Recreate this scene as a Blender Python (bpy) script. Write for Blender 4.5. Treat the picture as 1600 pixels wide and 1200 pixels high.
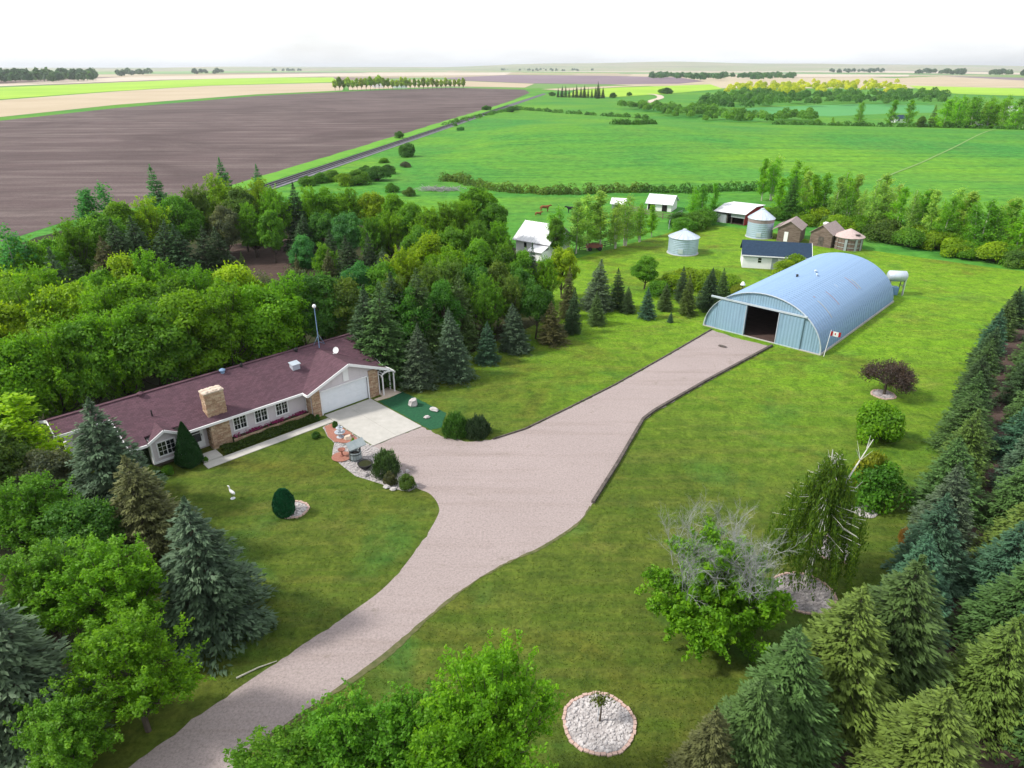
import bpy, math, random
import numpy as np
from mathutils import Vector, Matrix

for o in list(bpy.data.objects):
    bpy.data.objects.remove(o, do_unlink=True)
SC = bpy.context.scene
COL = SC.collection
R = math.radians

# ------------------------------------------------------------------ camera
CAM_H, FPX = 28.0, 1067.0                      # drone height, focal length in 1600 px units
PITCH = math.atan(494 / FPX)
cam = bpy.data.cameras.new('camera')
cam.sensor_fit = 'HORIZONTAL'; cam.sensor_width = 36.0
cam.lens = 36.0 * FPX / 1600.0
cam.clip_start = 0.5; cam.clip_end = 60000
cam_o = bpy.data.objects.new('camera', cam); COL.objects.link(cam_o)
cam_o.location = (0, 0, CAM_H)
cam_o.rotation_euler = (math.pi / 2 - PITCH, 0, 0)
SC.camera = cam_o

# ------------------------------------------------------------------ sky, sun, exposure
SUN_EL = R(44)
SUN_AZ = math.atan2(-0.95, -0.08)             # from the left, over the house
wd = bpy.data.worlds.new('World'); SC.world = wd; wd.use_nodes = True
nt = wd.node_tree; nt.nodes.clear()
wout = nt.nodes.new('ShaderNodeOutputWorld'); bg = nt.nodes.new('ShaderNodeBackground')
sky = nt.nodes.new('ShaderNodeTexSky'); sky.sky_type = 'NISHITA'; sky.sun_disc = False
sky.sun_elevation = SUN_EL; sky.sun_rotation = SUN_AZ; sky.dust_density = 2.0
tcw = nt.nodes.new('ShaderNodeTexCoord'); mpw = nt.nodes.new('ShaderNodeMapping')
mpw.inputs['Scale'].default_value = (2.0, 2.0, 9.0)
nzw = nt.nodes.new('ShaderNodeTexNoise'); nzw.inputs['Scale'].default_value = 2.2; nzw.inputs['Detail'].default_value = 7
rmw = nt.nodes.new('ShaderNodeMapRange'); rmw.inputs[1].default_value = 0.30; rmw.inputs[2].default_value = 0.62
rmw.inputs[3].default_value = 0.60; rmw.inputs[4].default_value = 0.97
mxw = nt.nodes.new('ShaderNodeMix'); mxw.data_type = 'RGBA'
mxw.inputs[7].default_value = (6.9, 7.0, 7.15, 1)      # thin bright cloud sheet
nt.links.new(tcw.outputs['Generated'], mpw.inputs[0]); nt.links.new(mpw.outputs[0], nzw.inputs[0])
nt.links.new(nzw.outputs['Fac'], rmw.inputs[0]); nt.links.new(rmw.outputs[0], mxw.inputs[0])
nt.links.new(sky.outputs[0], mxw.inputs[6]); nt.links.new(mxw.outputs[2], bg.inputs[0])
bg.inputs[1].default_value = 0.10
nt.links.new(bg.outputs[0], wout.inputs[0])

sl = bpy.data.lights.new('sun', 'SUN'); sl.energy = 2.6; sl.angle = R(7); sl.color = (1, 0.95, 0.86)
so = bpy.data.objects.new('sun', sl); COL.objects.link(so)
sd = Vector((math.sin(SUN_AZ) * math.cos(SUN_EL), math.cos(SUN_AZ) * math.cos(SUN_EL), math.sin(SUN_EL)))
so.rotation_euler = sd.to_track_quat('Z', 'Y').to_euler()
so.location = (-60, 30, 80)
vs = SC.view_settings
vs.view_transform = 'Standard'; vs.look = 'None'; vs.gamma = 1; vs.use_curve_mapping = False
vs.exposure = 0.86
SC.render.engine = 'CYCLES'
SC.cycles.max_bounces = 5; SC.cycles.diffuse_bounces = 2; SC.cycles.transmission_bounces = 4
SC.cycles.transparent_max_bounces = 6; SC.cycles.volume_bounces = 0

# ------------------------------------------------------------------ geometry helpers
_c, _s = math.cos(PITCH), math.sin(PITCH)
def G(px, py, z=0.0):
    """place on the level z that a sight line of the photograph (1600x1200) meets"""
    xc, yc = px - 800, 600 - py
    f = FPX * _c + yc * _s; zz = -FPX * _s + yc * _c
    k = (CAM_H - z) / -zz
    return xc * k, f * k
def zat(py, y):
    yc = 600 - py
    return CAM_H + (-FPX * _s + yc * _c) / (FPX * _c + yc * _s) * y

def tag(o, label=None, cat=None, group=None, kind=None):
    if label: o['label'] = label
    if cat: o['category'] = cat
    if group: o['group'] = group
    if kind: o['kind'] = kind
    return o
def empty(name, loc, rz=0.0, label=None, cat=None, group=None):
    o = bpy.data.objects.new(name, None); COL.objects.link(o)
    o.empty_display_size = 0.3
    o.location = (loc[0], loc[1], loc[2] if len(loc) > 2 else 0); o.rotation_euler = (0, 0, rz)
    return tag(o, label, cat, group)
def link(name, me, parent=None, mat=None):
    if mat is not None and not me.materials: me.materials.append(mat)
    o = bpy.data.objects.new(name, me); COL.objects.link(o)
    o.parent = parent
    return o
def copy_tree(o, parent=None):
    c = o.copy(); COL.objects.link(c); c.parent = parent
    for ch in o.children: copy_tree(ch, c)
    return c
def np_mesh(name, V, F, tint=None, smooth=False):
    V = np.asarray(V, dtype=np.float32); F = np.asarray(F, dtype=np.int32)
    me = bpy.data.meshes.new(name)
    n, k = F.shape
    me.vertices.add(len(V)); me.vertices.foreach_set('co', V.ravel())
    me.loops.add(n * k); me.loops.foreach_set('vertex_index', F.ravel())
    me.polygons.add(n); me.polygons.foreach_set('loop_start', np.arange(0, n * k, k, dtype=np.int32))
    me.polygons.foreach_set('loop_total', np.full(n, k, dtype=np.int32))
    if smooth: me.polygons.foreach_set('use_smooth', np.ones(n, dtype=bool))
    me.update(calc_edges=True)
    if tint is not None:
        a = me.attributes.new('tint', 'FLOAT', 'FACE'); a.data.foreach_set('value', np.asarray(tint, dtype=np.float32))
    return me

class MB:
    """collects shapes for ONE mesh"""
    def __init__(self): self.v = []; self.f = []
    def add(self, vs, fs):
        n = len(self.v); self.v += [tuple(p) for p in vs]; self.f += [tuple(i + n for i in f) for f in fs]
        return self
    def box(self, x0, x1, y0, y1, z0, z1, M=None):
        vs = [(x, y, z) for z in (z0, z1) for y in (y0, y1) for x in (x0, x1)]
        if M is not None: vs = [M @ Vector(p) for p in vs]
        return self.add(vs, [(0, 2, 3, 1), (4, 5, 7, 6), (0, 1, 5, 4), (2, 6, 7, 3), (0, 4, 6, 2), (1, 3, 7, 5)])
    def slab(self, poly, t, d=(0, 0, -1)):
        """3-D polygon given thickness t along d"""
        n = len(poly); d = Vector(d) * t
        vs = [Vector(p) for p in poly] + [Vector(p) + d for p in poly]
        fs = [tuple(range(n)), tuple(range(2 * n - 1, n - 1, -1))]
        fs += [(i, i + n, (i + 1) % n + n, (i + 1) % n) for i in range(n)]
        return self.add(vs, fs)
    def beam(self, a, b, w, h):
        a, b = Vector(a), Vector(b); d = (b - a); L = d.length; d.normalize()
        up = Vector((0, 0, 1)) if abs(d.z) < 0.95 else Vector((0, 1, 0))
        s = d.cross(up).normalized(); u = s.cross(d)
        M = Matrix((( s.x, d.x, u.x, a.x), (s.y, d.y, u.y, a.y), (s.z, d.z, u.z, a.z), (0, 0, 0, 1)))
        return self.box(-w / 2, w / 2, 0, L, -h / 2, h / 2, M)
    def tube(self, a, b, r0, r1, n=6, cap=True):
        a, b = Vector(a), Vector(b); d = (b - a).normalized()
        up = Vector((0, 0, 1)) if abs(d.z) < 0.95 else Vector((1, 0, 0))
        s = d.cross(up).normalized(); u = s.cross(d)
        vs = []
        for p, r in ((a, r0), (b, r1)):
            for i in range(n):
                t = 2 * math.pi * i / n
                vs.append(p + s * (r * math.cos(t)) + u * (r * math.sin(t)))
        fs = [(i, (i + 1) % n, n + (i + 1) % n, n + i) for i in range(n)]
        if cap: fs += [tuple(range(n - 1, -1, -1)), tuple(range(n, 2 * n))]
        return self.add(vs, fs)
    def lathe(self, prof, c=(0, 0, 0), n=24):
        vs = []; fs = []
        for r, z in prof:
            for i in range(n):
                t = 2 * math.pi * i / n
                vs.append((c[0] + r * math.cos(t), c[1] + r * math.sin(t), c[2] + z))
        for k in range(len(prof) - 1):
            for i in range(n):
                j = (i + 1) % n
                fs.append((k * n + i, k * n + j, (k + 1) * n + j, (k + 1) * n + i))
        return self.add(vs, fs)
    def poly(self, pts):
        return self.add(pts, [tuple(range(len(pts)))])
    def rock(self, c, r, rng, flat=0.6):
        vs = []; n = 6
        for k, (rr, zz) in enumerate(((0.55, -0.8), (1.0, -0.1), (0.62, 0.75))):
            for i in range(n):
                t = 2 * math.pi * (i + rng.random() * .5) / n; q = rr * r * rng.uniform(.75, 1.2)
                vs.append((c[0] + q * math.cos(t), c[1] + q * math.sin(t), c[2] + zz * r * flat * rng.uniform(.8, 1.15)))
        fs = [tuple(range(n - 1, -1, -1)), tuple(range(2 * n, 3 * n))]
        for k in range(2):
            fs += [(k * n + i, k * n + (i + 1) % n, (k + 1) * n + (i + 1) % n, (k + 1) * n + i) for i in range(n)]
        return self.add(vs, fs)
    def mesh(self, name):
        me = bpy.data.meshes.new(name); me.from_pydata(self.v, [], self.f); me.update(); return me
    def build(self, name, mat, parent=None, smooth=False):
        me = self.mesh(name)
        if smooth: me.polygons.foreach_set('use_smooth', np.ones(len(me.polygons), dtype=bool))
        return link(name, me, parent, mat)

# ------------------------------------------------------------------ materials
def nodes(name):
    m = bpy.data.materials.new(name); m.use_nodes = True
    t = m.node_tree; p = t.nodes['Principled BSDF']
    return m, t, p
def N(t, kind, **kw):
    n = t.nodes.new('ShaderNode' + kind)
    for k, v in kw.items():
        if k in n.inputs.keys(): n.inputs[k].default_value = v
        else: setattr(n, k, v)
    return n
def ramp(t, fac, stops):
    r = t.nodes.new('ShaderNodeValToRGB'); e = r.color_ramp.elements
    while len(e) < len(stops): e.new(0.5)
    for i, (p, c) in enumerate(stops):
        e[i].position = p; e[i].color = (*c, 1)
    t.links.new(fac, r.inputs[0]); return r.outputs[0]
def mix(t, fac, a, b, mode='MIX'):
    n = t.nodes.new('ShaderNodeMix'); n.data_type = 'RGBA'; n.blend_type = mode
    for sock, val in ((0, fac), (6, a), (7, b)):
        if hasattr(val, 'is_output'): t.links.new(val, n.inputs[sock])
        elif sock == 0: n.inputs[0].default_value = val
        else: n.inputs[sock].default_value = (*val, 1)
    return n.outputs[2]
def noise(t, scale, detail=5, rough=0.55, vec=None, distort=0.0):
    n = N(t, 'TexNoise', Scale=scale, Detail=detail, Roughness=rough, Distortion=distort)
    if vec is not None: t.links.new(vec, n.inputs['Vector'])
    return n.outputs['Fac']
def objco(t, scale=(1, 1, 1), rot=(0, 0, 0)):
    tc = t.nodes.new('ShaderNodeTexCoord'); mp = t.nodes.new('ShaderNodeMapping')
    mp.inputs['Scale'].default_value = scale; mp.inputs['Rotation'].default_value = rot
    t.links.new(tc.outputs['Object'], mp.inputs[0]); return mp.outputs[0]
def bump(t, p, h, strength=0.4, dist=0.05):
    b = N(t, 'Bump', Strength=strength, Distance=dist); t.links.new(h, b.inputs['Height']); t.links.new(b.outputs[0], p.inputs['Normal'])
def surf(name, c1, c2, scale=4.0, rough=0.8, metal=0.0, bmp=0.3, bdist=0.02, stretch=(1, 1, 1), spec=0.3):
    m, t, p = nodes(name)
    v = objco(t, stretch)
    f = noise(t, scale, 6, 0.6, v)
    c = ramp(t, f, [(0.3, c1), (0.7, c2)])
    t.links.new(c, p.inputs['Base Color']); p.inputs['Roughness'].default_value = rough
    p.inputs['Metallic'].default_value = metal; p.inputs['Specular IOR Level'].default_value = spec
    if bmp: bump(t, p, noise(t, scale * 3, 4, 0.6, v), bmp, bdist)
    return m

def grass_mat(name, base, alt, dry, lush, streak_rot, big=0.02, dryamt=0.5, streak=0.35, lushgrad=None):
    m, t, p = nodes(name)
    v = objco(t)
    c = mix(t, noise(t, big * 3, 5, 0.6, v, 0.6), base, alt)
    if lushgrad:      # the yard grass is younger and yellower towards the machine shed
        tc = t.nodes.new('ShaderNodeTexCoord'); sx = t.nodes.new('ShaderNodeSeparateXYZ'); t.links.new(tc.outputs['Object'], sx.inputs[0])
        a = N(t, 'Math', operation='MULTIPLY_ADD'); t.links.new(noise(t, 0.05, 4, 0.6, v), a.inputs[0]); a.inputs[1].default_value = 34; t.links.new(sx.outputs['Y'], a.inputs[2])
        b = N(t, 'Math', operation='MULTIPLY_ADD'); t.links.new(sx.outputs['X'], b.inputs[0]); b.inputs[1].default_value = 0.45; t.links.new(a.outputs[0], b.inputs[2])
        mr = t.nodes.new('ShaderNodeMapRange'); mr.inputs[1].default_value = lushgrad[0]; mr.inputs[2].default_value = lushgrad[1]
        t.links.new(b.outputs[0], mr.inputs[0])
        c = mix(t, mr.outputs[0], c, lush)
    sv = objco(t, (0.08, 1.1, 1), (0, 0, streak_rot))
    s = ramp(t, noise(t, 1.0, 4, 0.6, sv), [(0.42, (0, 0, 0)), (0.72, (1, 1, 1))])
    fs = N(t, 'Math', operation='MULTIPLY'); t.links.new(s, fs.inputs[0]); fs.inputs[1].default_value = streak
    c = mix(t, fs.outputs[0], c, dry)
    d = ramp(t, noise(t, 0.16, 6, 0.68, v, 0.4), [(0.56, (0, 0, 0)), (0.74, (1, 1, 1))])
    fd = N(t, 'Math', operation='MULTIPLY'); t.links.new(d, fd.inputs[0]); fd.inputs[1].default_value = dryamt
    c = mix(t, fd.outputs[0], c, dry)
    em = ramp(t, noise(t, 0.11, 4, 0.55, v, 1.2), [(0.54, (0, 0, 0)), (0.72, (0.45,) * 3)])
    c = mix(t, em, c, (0.030, 0.135, 0.030))
    ol = ramp(t, noise(t, 0.075, 5, 0.6, objco(t, (1, 1.6, 1), (0.3, 0, 0.6)), 0.9), [(0.52, (0, 0, 0)), (0.68, (0.65,) * 3)])
    c = mix(t, ol, c, (0.098, 0.098, 0.018))
    mid = noise(t, 0.75, 5, 0.62, v, 0.5)
    c = mix(t, 1.0, c, ramp(t, mid, [(0.30, (0.62, 0.70, 0.70)), (0.70, (1.34, 1.26, 1.2))]), 'MULTIPLY')
    fine = noise(t, 3.2, 9, 0.78, v)
    c = mix(t, 1.0, c, ramp(t, fine, [(0.30, (0.48, 0.50, 0.45)), (0.70, (1.5, 1.48, 1.4))]), 'MULTIPLY')
    t.links.new(c, p.inputs['Base Color']); p.inputs['Roughness'].default_value = 0.9
    p.inputs['Specular IOR Level'].default_value = 0.1
    bump(t, p, noise(t, 9.0, 6, 0.8, v), 0.6, 0.08)
    return m

M_ = {}
M_['lawn'] = grass_mat('lawn', (0.078, 0.104, 0.014), (0.050, 0.104, 0.014), (0.175, 0.160, 0.048), (0.122, 0.250, 0.013), R(-46), 0.020, 0.52, 0.30, (64, 104))
def ground_mat():
    m, t, p = nodes('pasture')
    v = objco(t)
    c = mix(t, ramp(t, noise(t, 0.014, 6, 0.62, v, 0.8), [(0.36, (0,) * 3), (0.64, (1,) * 3)]), (0.046, 0.205, 0.034), (0.118, 0.275, 0.022))  # broad light and dark tones paint in the shading of rolling ground
    c = mix(t, ramp(t, noise(t, 0.05, 6, 0.7, v, 0.5), [(0.5, (0, 0, 0)), (0.75, (0.6, 0.6, 0.6))]), c, (0.110, 0.200, 0.035))
    sv = objco(t, (0.02, 0.25, 1), (0, 0, R(12)))
    c = mix(t, ramp(t, noise(t, 1.0, 5, 0.65, sv), [(0.46, (0, 0, 0)), (0.66, (0.75, 0.75, 0.75))]), c, (0.036, 0.165, 0.026))
    c = mix(t, 1.0, c, ramp(t, noise(t, 0.45, 9, 0.75, v), [(0.3, (0.52, 0.58, 0.6)), (0.7, (1.42, 1.36, 1.3))]), 'MULTIPLY')
    # farther than a kilometre the land is a patchwork of crops and bare fields
    tc = t.nodes.new('ShaderNodeTexCoord'); sx = t.nodes.new('ShaderNodeSeparateXYZ'); t.links.new(tc.outputs['Object'], sx.inputs[0])
    vo = N(t, 'TexVoronoi', Scale=1.0); vo.distance = 'MANHATTAN'
    t.links.new(objco(t, (0.0011, 0.00075, 1), (0, 0, R(14))), vo.inputs['Vector'])
    sc = t.nodes.new('ShaderNodeSeparateColor'); t.links.new(vo.outputs['Color'], sc.inputs[0])
    r = t.nodes.new('ShaderNodeValToRGB'); r.color_ramp.interpolation = 'CONSTANT'; e = r.color_ramp.elements
    cs = [(0.36, 0.30, 0.19), (0.13, 0.24, 0.07), (0.42, 0.36, 0.26), (0.19, 0.28, 0.07), (0.20, 0.155, 0.14), (0.16, 0.27, 0.12), (0.34, 0.29, 0.20)]
    while len(e) < len(cs): e.new(0.5)
    for i, q in enumerate(cs): e[i].position = i / len(cs); e[i].color = (*q, 1)
    t.links.new(sc.outputs[0], r.inputs[0])
    mr = t.nodes.new('ShaderNodeMapRange'); mr.inputs[1].default_value = 1100; mr.inputs[2].default_value = 1160
    t.links.new(sx.outputs['Y'], mr.inputs[0])
    c = mix(t, mr.outputs[0], c, r.outputs[0])
    t.links.new(c, p.inputs['Base Color']); p.inputs['Roughness'].default_value = 0.95; p.inputs['Specular IOR Level'].default_value = 0.1
    bump(t, p, noise(t, 3.0, 6, 0.8, v), 0.5, 0.15)
    return m
M_['pasture'] = ground_mat()
def soil(name, c1, c2, furrow_rot, furrow=(0.012, 0.35, 1), pale=(0.30, 0.26, 0.25), paleamt=0.5, second=None):
    m, t, p = nodes(name)
    v = objco(t)
    c = mix(t, noise(t, 0.03, 6, 0.65, v, 0.5), c1, c2)
    sv = objco(t, furrow, (0, 0, furrow_rot))
    c = mix(t, ramp(t, noise(t, 1.0, 6, 0.7, sv), [(0.46, (0, 0, 0)), (0.74, (paleamt,) * 3)]), c, pale)
    if second:      # seeding passes parallel to the track, and damp patches
        s2 = objco(t, second[1], (0, 0, second[0]))
        c = mix(t, ramp(t, noise(t, 1.0, 5, 0.7, s2), [(0.50, (0, 0, 0)), (0.68, (0.55,) * 3)]), c, tuple(q * .62 for q in c1))
        c = mix(t, ramp(t, noise(t, 0.012, 6, 0.7, v, 1.0), [(0.45, (0, 0, 0)), (0.62, (0.6,) * 3)]), c, tuple(q * .72 for q in c1))
    c = mix(t, 1.0, c, ramp(t, noise(t, 1.4, 7, 0.75, v), [(0.3, (0.72,) * 3), (0.7, (1.2,) * 3)]), 'MULTIPLY')
    t.links.new(c, p.inputs['Base Color']); p.inputs['Roughness'].default_value = 0.95; p.inputs['Specular IOR Level'].default_value = 0.1
    bump(t, p, noise(t, 4.0, 6, 0.8, v), 0.7, 0.1)
    return m
M_['plowed'] = soil('ploughed_soil', (0.088, 0.064, 0.064), (0.132, 0.098, 0.098), R(-16), (0.012, 0.12, 1), (0.25, 0.21, 0.195), 0.70, (R(-84), (0.010, 0.30, 1)))
M_['tilled'] = soil('tilled_soil', (0.060, 0.040, 0.034), (0.095, 0.064, 0.056), R(-52), (0.1, 1.5, 1), (0.15, 0.11, 0.10), 0.35)
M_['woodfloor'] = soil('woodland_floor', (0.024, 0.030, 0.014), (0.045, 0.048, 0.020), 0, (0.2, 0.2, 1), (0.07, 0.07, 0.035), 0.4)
def gravel():
    m, t, p = nodes('gravel')
    v = objco(t)
    c = mix(t, noise(t, 0.12, 6, 0.65, v, 0.4), (0.345, 0.290, 0.283), (0.290, 0.243, 0.236))
    sv = objco(t, (0.06, 0.7, 1), (0, 0, R(-50)))
    c = mix(t, ramp(t, noise(t, 1.0, 5, 0.65, sv), [(0.5, (0, 0, 0)), (0.78, (0.6,) * 3)]), c, (0.215, 0.172, 0.155))
    c = mix(t, ramp(t, noise(t, 0.45, 7, 0.75, v, 0.7), [(0.60, (0, 0, 0)), (0.72, (0.75,) * 3)]), c, (0.170, 0.145, 0.110))
    sp = noise(t, 7.0, 8, 0.85, v)
    c = mix(t, 1.0, c, ramp(t, sp, [(0.30, (0.55,) * 3), (0.5, (1.0,) * 3), (0.70, (1.3,) * 3)]), 'MULTIPLY')
    t.links.new(c, p.inputs['Base Color']); p.inputs['Roughness'].default_value = 0.95; p.inputs['Specular IOR Level'].default_value = 0.15
    bump(t, p, noise(t, 14.0, 6, 0.8, v), 0.6, 0.05)
    return m
M_['gravel'] = gravel()
M_['concrete'] = surf('concrete', (0.37, 0.36, 0.335), (0.45, 0.435, 0.41), 1.2, 0.85, 0, 0.2, 0.01)
M_['rocklight'] = surf('white_rock', (0.30, 0.28, 0.28), (0.56, 0.53, 0.53), 2.6, 0.9, 0, 0.3, 0.02)
M_['rockgrey'] = surf('grey_rock', (0.20, 0.185, 0.19), (0.48, 0.44, 0.45), 1.6, 0.9, 0, 0.3, 0.02)
M_['rockbase'] = surf('rock_bed', (0.22, 0.20, 0.20), (0.46, 0.43, 0.43), 7.0, 0.95, 0, 0.6, 0.05)
M_['mulch'] = surf('red_mulch', (0.25, 0.105, 0.075), (0.38, 0.18, 0.135), 9, 0.95, 0, 0.6, 0.05)
M_['turf'] = surf('dark_groundcover', (0.008, 0.060, 0.028), (0.018, 0.100, 0.042), 5, 0.95, 0, 0.6, 0.05)
M_['brickedge'] = surf('pink_edging', (0.40, 0.25, 0.21), (0.58, 0.46, 0.41), 1.1, 0.9)
M_['timber'] = surf('weathered_timber', (0.045, 0.038, 0.034), (0.13, 0.11, 0.10), 3, 0.9, 0, 0.5, 0.02)
M_['siding'] = surf('lilac_siding', (0.56, 0.52, 0.56), (0.62, 0.58, 0.61), 2, 0.7, 0, 0.15, 0.01)
M_['white'] = surf('white_paint', (0.74, 0.75, 0.78), (0.82, 0.82, 0.83), 2, 0.55, 0, 0.05)
M_['garage'] = surf('garage_white', (0.72, 0.76, 0.82), (0.78, 0.81, 0.86), 1, 0.5, 0, 0.03)
M_['black'] = surf('black_metal', (0.010, 0.010, 0.012), (0.03, 0.03, 0.033), 4, 0.5, 0, 0.1)
M_['dark'] = surf('dark_interior', (0.012, 0.011, 0.011), (0.02, 0.018, 0.018), 2, 0.9, 0, 0.0)
M_['ivy'] = surf('dark_ivy', (0.012, 0.030, 0.012), (0.030, 0.055, 0.020), 6, 0.9, 0, 0.8, 0.08)
def shingle():
    m, t, p = nodes('brown_shingles')
    v = objco(t)
    c = mix(t, noise(t, 0.5, 6, 0.7, v), (0.118, 0.064, 0.080), (0.084, 0.048, 0.064))
    br = N(t, 'TexBrick'); br.offset = 0.5
    br.inputs['Color1'].default_value = (0.82, 0.82, 0.82, 1); br.inputs['Color2'].default_value = (1.18, 1.12, 1.15, 1)
    br.inputs['Mortar'].default_value = (0.55, 0.55, 0.55, 1); br.inputs['Scale'].default_value = 1.0
    br.inputs['Mortar Size'].default_value = 0.008; br.inputs['Brick Width'].default_value = 0.33; br.inputs['Row Height'].default_value = 0.145
    t.links.new(v, br.inputs['Vector'])
    c = mix(t, 1.0, c, br.outputs['Color'], 'MULTIPLY')
    c = mix(t, 1.0, c, ramp(t, noise(t, 12, 6, 0.8, v), [(0.3, (0.75,) * 3), (0.7, (1.25,) * 3)]), 'MULTIPLY')
    t.links.new(c, p.inputs['Base Color']); p.inputs['Roughness'].default_value = 0.9; p.inputs['Specular IOR Level'].default_value = 0.2
    bump(t, p, br.outputs['Fac'], -0.3, 0.01)
    return m
M_['shingle'] = shingle()
def stonemat():
    m, t, p = nodes('ledge_stone')
    g = t.nodes.new('ShaderNodeNewGeometry')
    c = ramp(t, g.outputs['Random Per Island'], [(0.0, (0.30, 0.19, 0.12)), (0.35, (0.42, 0.29, 0.19)), (0.7, (0.53, 0.41, 0.29)), (1.0, (0.36, 0.21, 0.14))])
    c = mix(t, 1.0, c, ramp(t, noise(t, 9, 6, 0.7, objco(t)), [(0.3, (0.72,) * 3), (0.7, (1.22,) * 3)]), 'MULTIPLY')
    t.links.new(c, p.inputs['Base Color']); p.inputs['Roughness'].default_value = 0.9
    bump(t, p, noise(t, 20, 4, 0.7, objco(t)), 0.4, 0.02)
    return m
M_['stone'] = stonemat()
M_['mortar'] = surf('mortar', (0.16, 0.13, 0.11), (0.22, 0.18, 0.15), 5, 0.95)
M_['stonecap'] = surf('cap_stone', (0.50, 0.42, 0.34), (0.60, 0.50, 0.42), 3, 0.9)
def glassmat():
    m, t, p = nodes('window_glass')
    p.inputs['Base Color'].default_value = (0.008, 0.013, 0.016, 1); p.inputs['Roughness'].default_value = 0.06
    p.inputs['Specular IOR Level'].default_value = 0.6
    return m
M_['glass'] = glassmat()
def metalroof(name, c1, c2, metal=0.55, rough=0.42, rust=0.0):
    m, t, p = nodes(name)
    v = objco(t)
    c = mix(t, noise(t, 0.55, 6, 0.7, v, 0.3), c1, c2)
    sv = objco(t, (0.9, 0.9, 0.12))
    c = mix(t, ramp(t, noise(t, 1.6, 5, 0.7, sv), [(0.5, (0, 0, 0)), (0.8, (0.55,) * 3)]), c, tuple(q * 0.62 for q in c1))
    if rust: c = mix(t, ramp(t, noise(t, 1.1, 7, 0.75, sv), [(0.60, (0, 0, 0)), (0.75, (rust,) * 3)]), c, (0.22, 0.10, 0.06))
    t.links.new(c, p.inputs['Base Color']); p.inputs['Metallic'].default_value = metal
    t.links.new(ramp(t, noise(t, 2.0, 4, 0.6, v), [(0.3, (rough - .08,) * 3), (0.7, (rough + .14,) * 3)]), p.inputs['Roughness'])
    bump(t, p, noise(t, 3.0, 3, 0.6, v), 0.06, 0.03)
    return m
M_['galv'] = metalroof('blue_galvanised_steel', (0.178, 0.290, 0.465), (0.225, 0.345, 0.530), 0.10, 0.6)
M_['galvdoor'] = metalroof('blue_steel_wall', (0.190, 0.320, 0.440), (0.265, 0.405, 0.525), 0.15, 0.55, 0.2)
M_['binsteel'] = metalroof('bin_steel', (0.36, 0.47, 0.60), (0.43, 0.54, 0.66), 0.4, 0.45)
M_['binroof'] = metalroof('bin_roof_steel', (0.52, 0.60, 0.69), (0.60, 0.67, 0.75), 0.4, 0.42)
M_['rustband'] = metalroof('rusty_band', (0.26, 0.22, 0.24), (0.33, 0.25, 0.25), 0.2, 0.6, 0.6)
M_['whiteroof'] = metalroof('white_metal_roof', (0.68, 0.69, 0.74), (0.78, 0.78, 0.81), 0.1, 0.5)
M_['navyroof'] = surf('navy_shingles', (0.012, 0.030, 0.060), (0.020, 0.045, 0.085), 3, 0.85, 0, 0.4, 0.02)
M_['oldwood'] = surf('weathered_boards', (0.105, 0.074, 0.062), (0.235, 0.180, 0.155), 2.2, 0.95, 0, 0.5, 0.02, (0.5, 0.5, 3))
M_['oldshingle'] = surf('weathered_shingles', (0.22, 0.18, 0.18), (0.36, 0.29, 0.28), 4, 0.95, 0, 0.5, 0.03)
M_['rustroof'] = surf('pink_grey_roof', (0.38, 0.29, 0.28), (0.50, 0.40, 0.38), 3, 0.9, 0, 0.3)
M_['redwall'] = surf('barn_red', (0.23, 0.020, 0.028), (0.31, 0.035, 0.042), 3, 0.8, 0, 0.2)
M_['greywall'] = surf('grey_tin', (0.24, 0.29, 0.31), (0.38, 0.42, 0.43), 1.5, 0.7, 0.1, 0.2, 0.02, (2, 2, 0.3))
M_['bark'] = surf('bark', (0.050, 0.038, 0.030), (0.105, 0.085, 0.068), 5, 0.95, 0, 0.7, 0.03, (1, 1, 0.25))
M_['palebark'] = surf('pale_bark', (0.34, 0.33, 0.27), (0.56, 0.54, 0.47), 4, 0.9, 0, 0.4, 0.02, (1, 1, 0.3))
M_['birchbark'] = surf('birch_bark', (0.42, 0.42, 0.38), (0.68, 0.67, 0.62), 4, 0.85, 0, 0.3, 0.02, (0.6, 0.6, 3))
M_['deadtwig'] = surf('grey_dead_twigs', (0.20, 0.21, 0.20), (0.34, 0.35, 0.34), 4, 0.95, 0, 0.2)
M_['rail'] = surf('rail_steel', (0.13, 0.12, 0.15), (0.22, 0.21, 0.25), 2, 0.5, 0.4, 0.1)
M_['tie'] = surf('sleepers', (0.035, 0.030, 0.032), (0.06, 0.05, 0.05), 2, 0.95)
M_['ballast'] = surf('ballast', (0.13, 0.125, 0.15), (0.24, 0.23, 0.26), 0.9, 0.95, 0, 0.5, 0.1)
M_['tanpath'] = surf('pale_track', (0.34, 0.32, 0.25), (0.44, 0.41, 0.33), 0.3, 0.95, 0, 0.2)
M_['tan'] = surf('pale_stubble', (0.36, 0.29, 0.195), (0.44, 0.365, 0.26), 0.008, 0.95, 0, 0)
M_['tan2'] = surf('pale_fallow', (0.44, 0.37, 0.29), (0.52, 0.45, 0.37), 0.004, 0.95, 0, 0)
M_['lime'] = surf('young_crop', (0.200, 0.380, 0.018), (0.300, 0.470, 0.030), 0.008, 0.95, 0, 0)
M_['teal'] = surf('green_crop', (0.050, 0.230, 0.060), (0.075, 0.275, 0.070), 0.01, 0.95, 0, 0)
M_['purple'] = surf('dark_fallow', (0.150, 0.108, 0.135), (0.205, 0.150, 0.180), 0.006, 0.95, 0, 0)
M_['fargreen'] = surf('far_pasture', (0.13, 0.27, 0.08), (0.20, 0.34, 0.10), 0.003, 0.95, 0, 0)
M_['bluecloth'] = surf('blue_paint', (0.10, 0.20, 0.34), (0.14, 0.26, 0.42), 3, 0.5, 0, 0.1)
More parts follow.
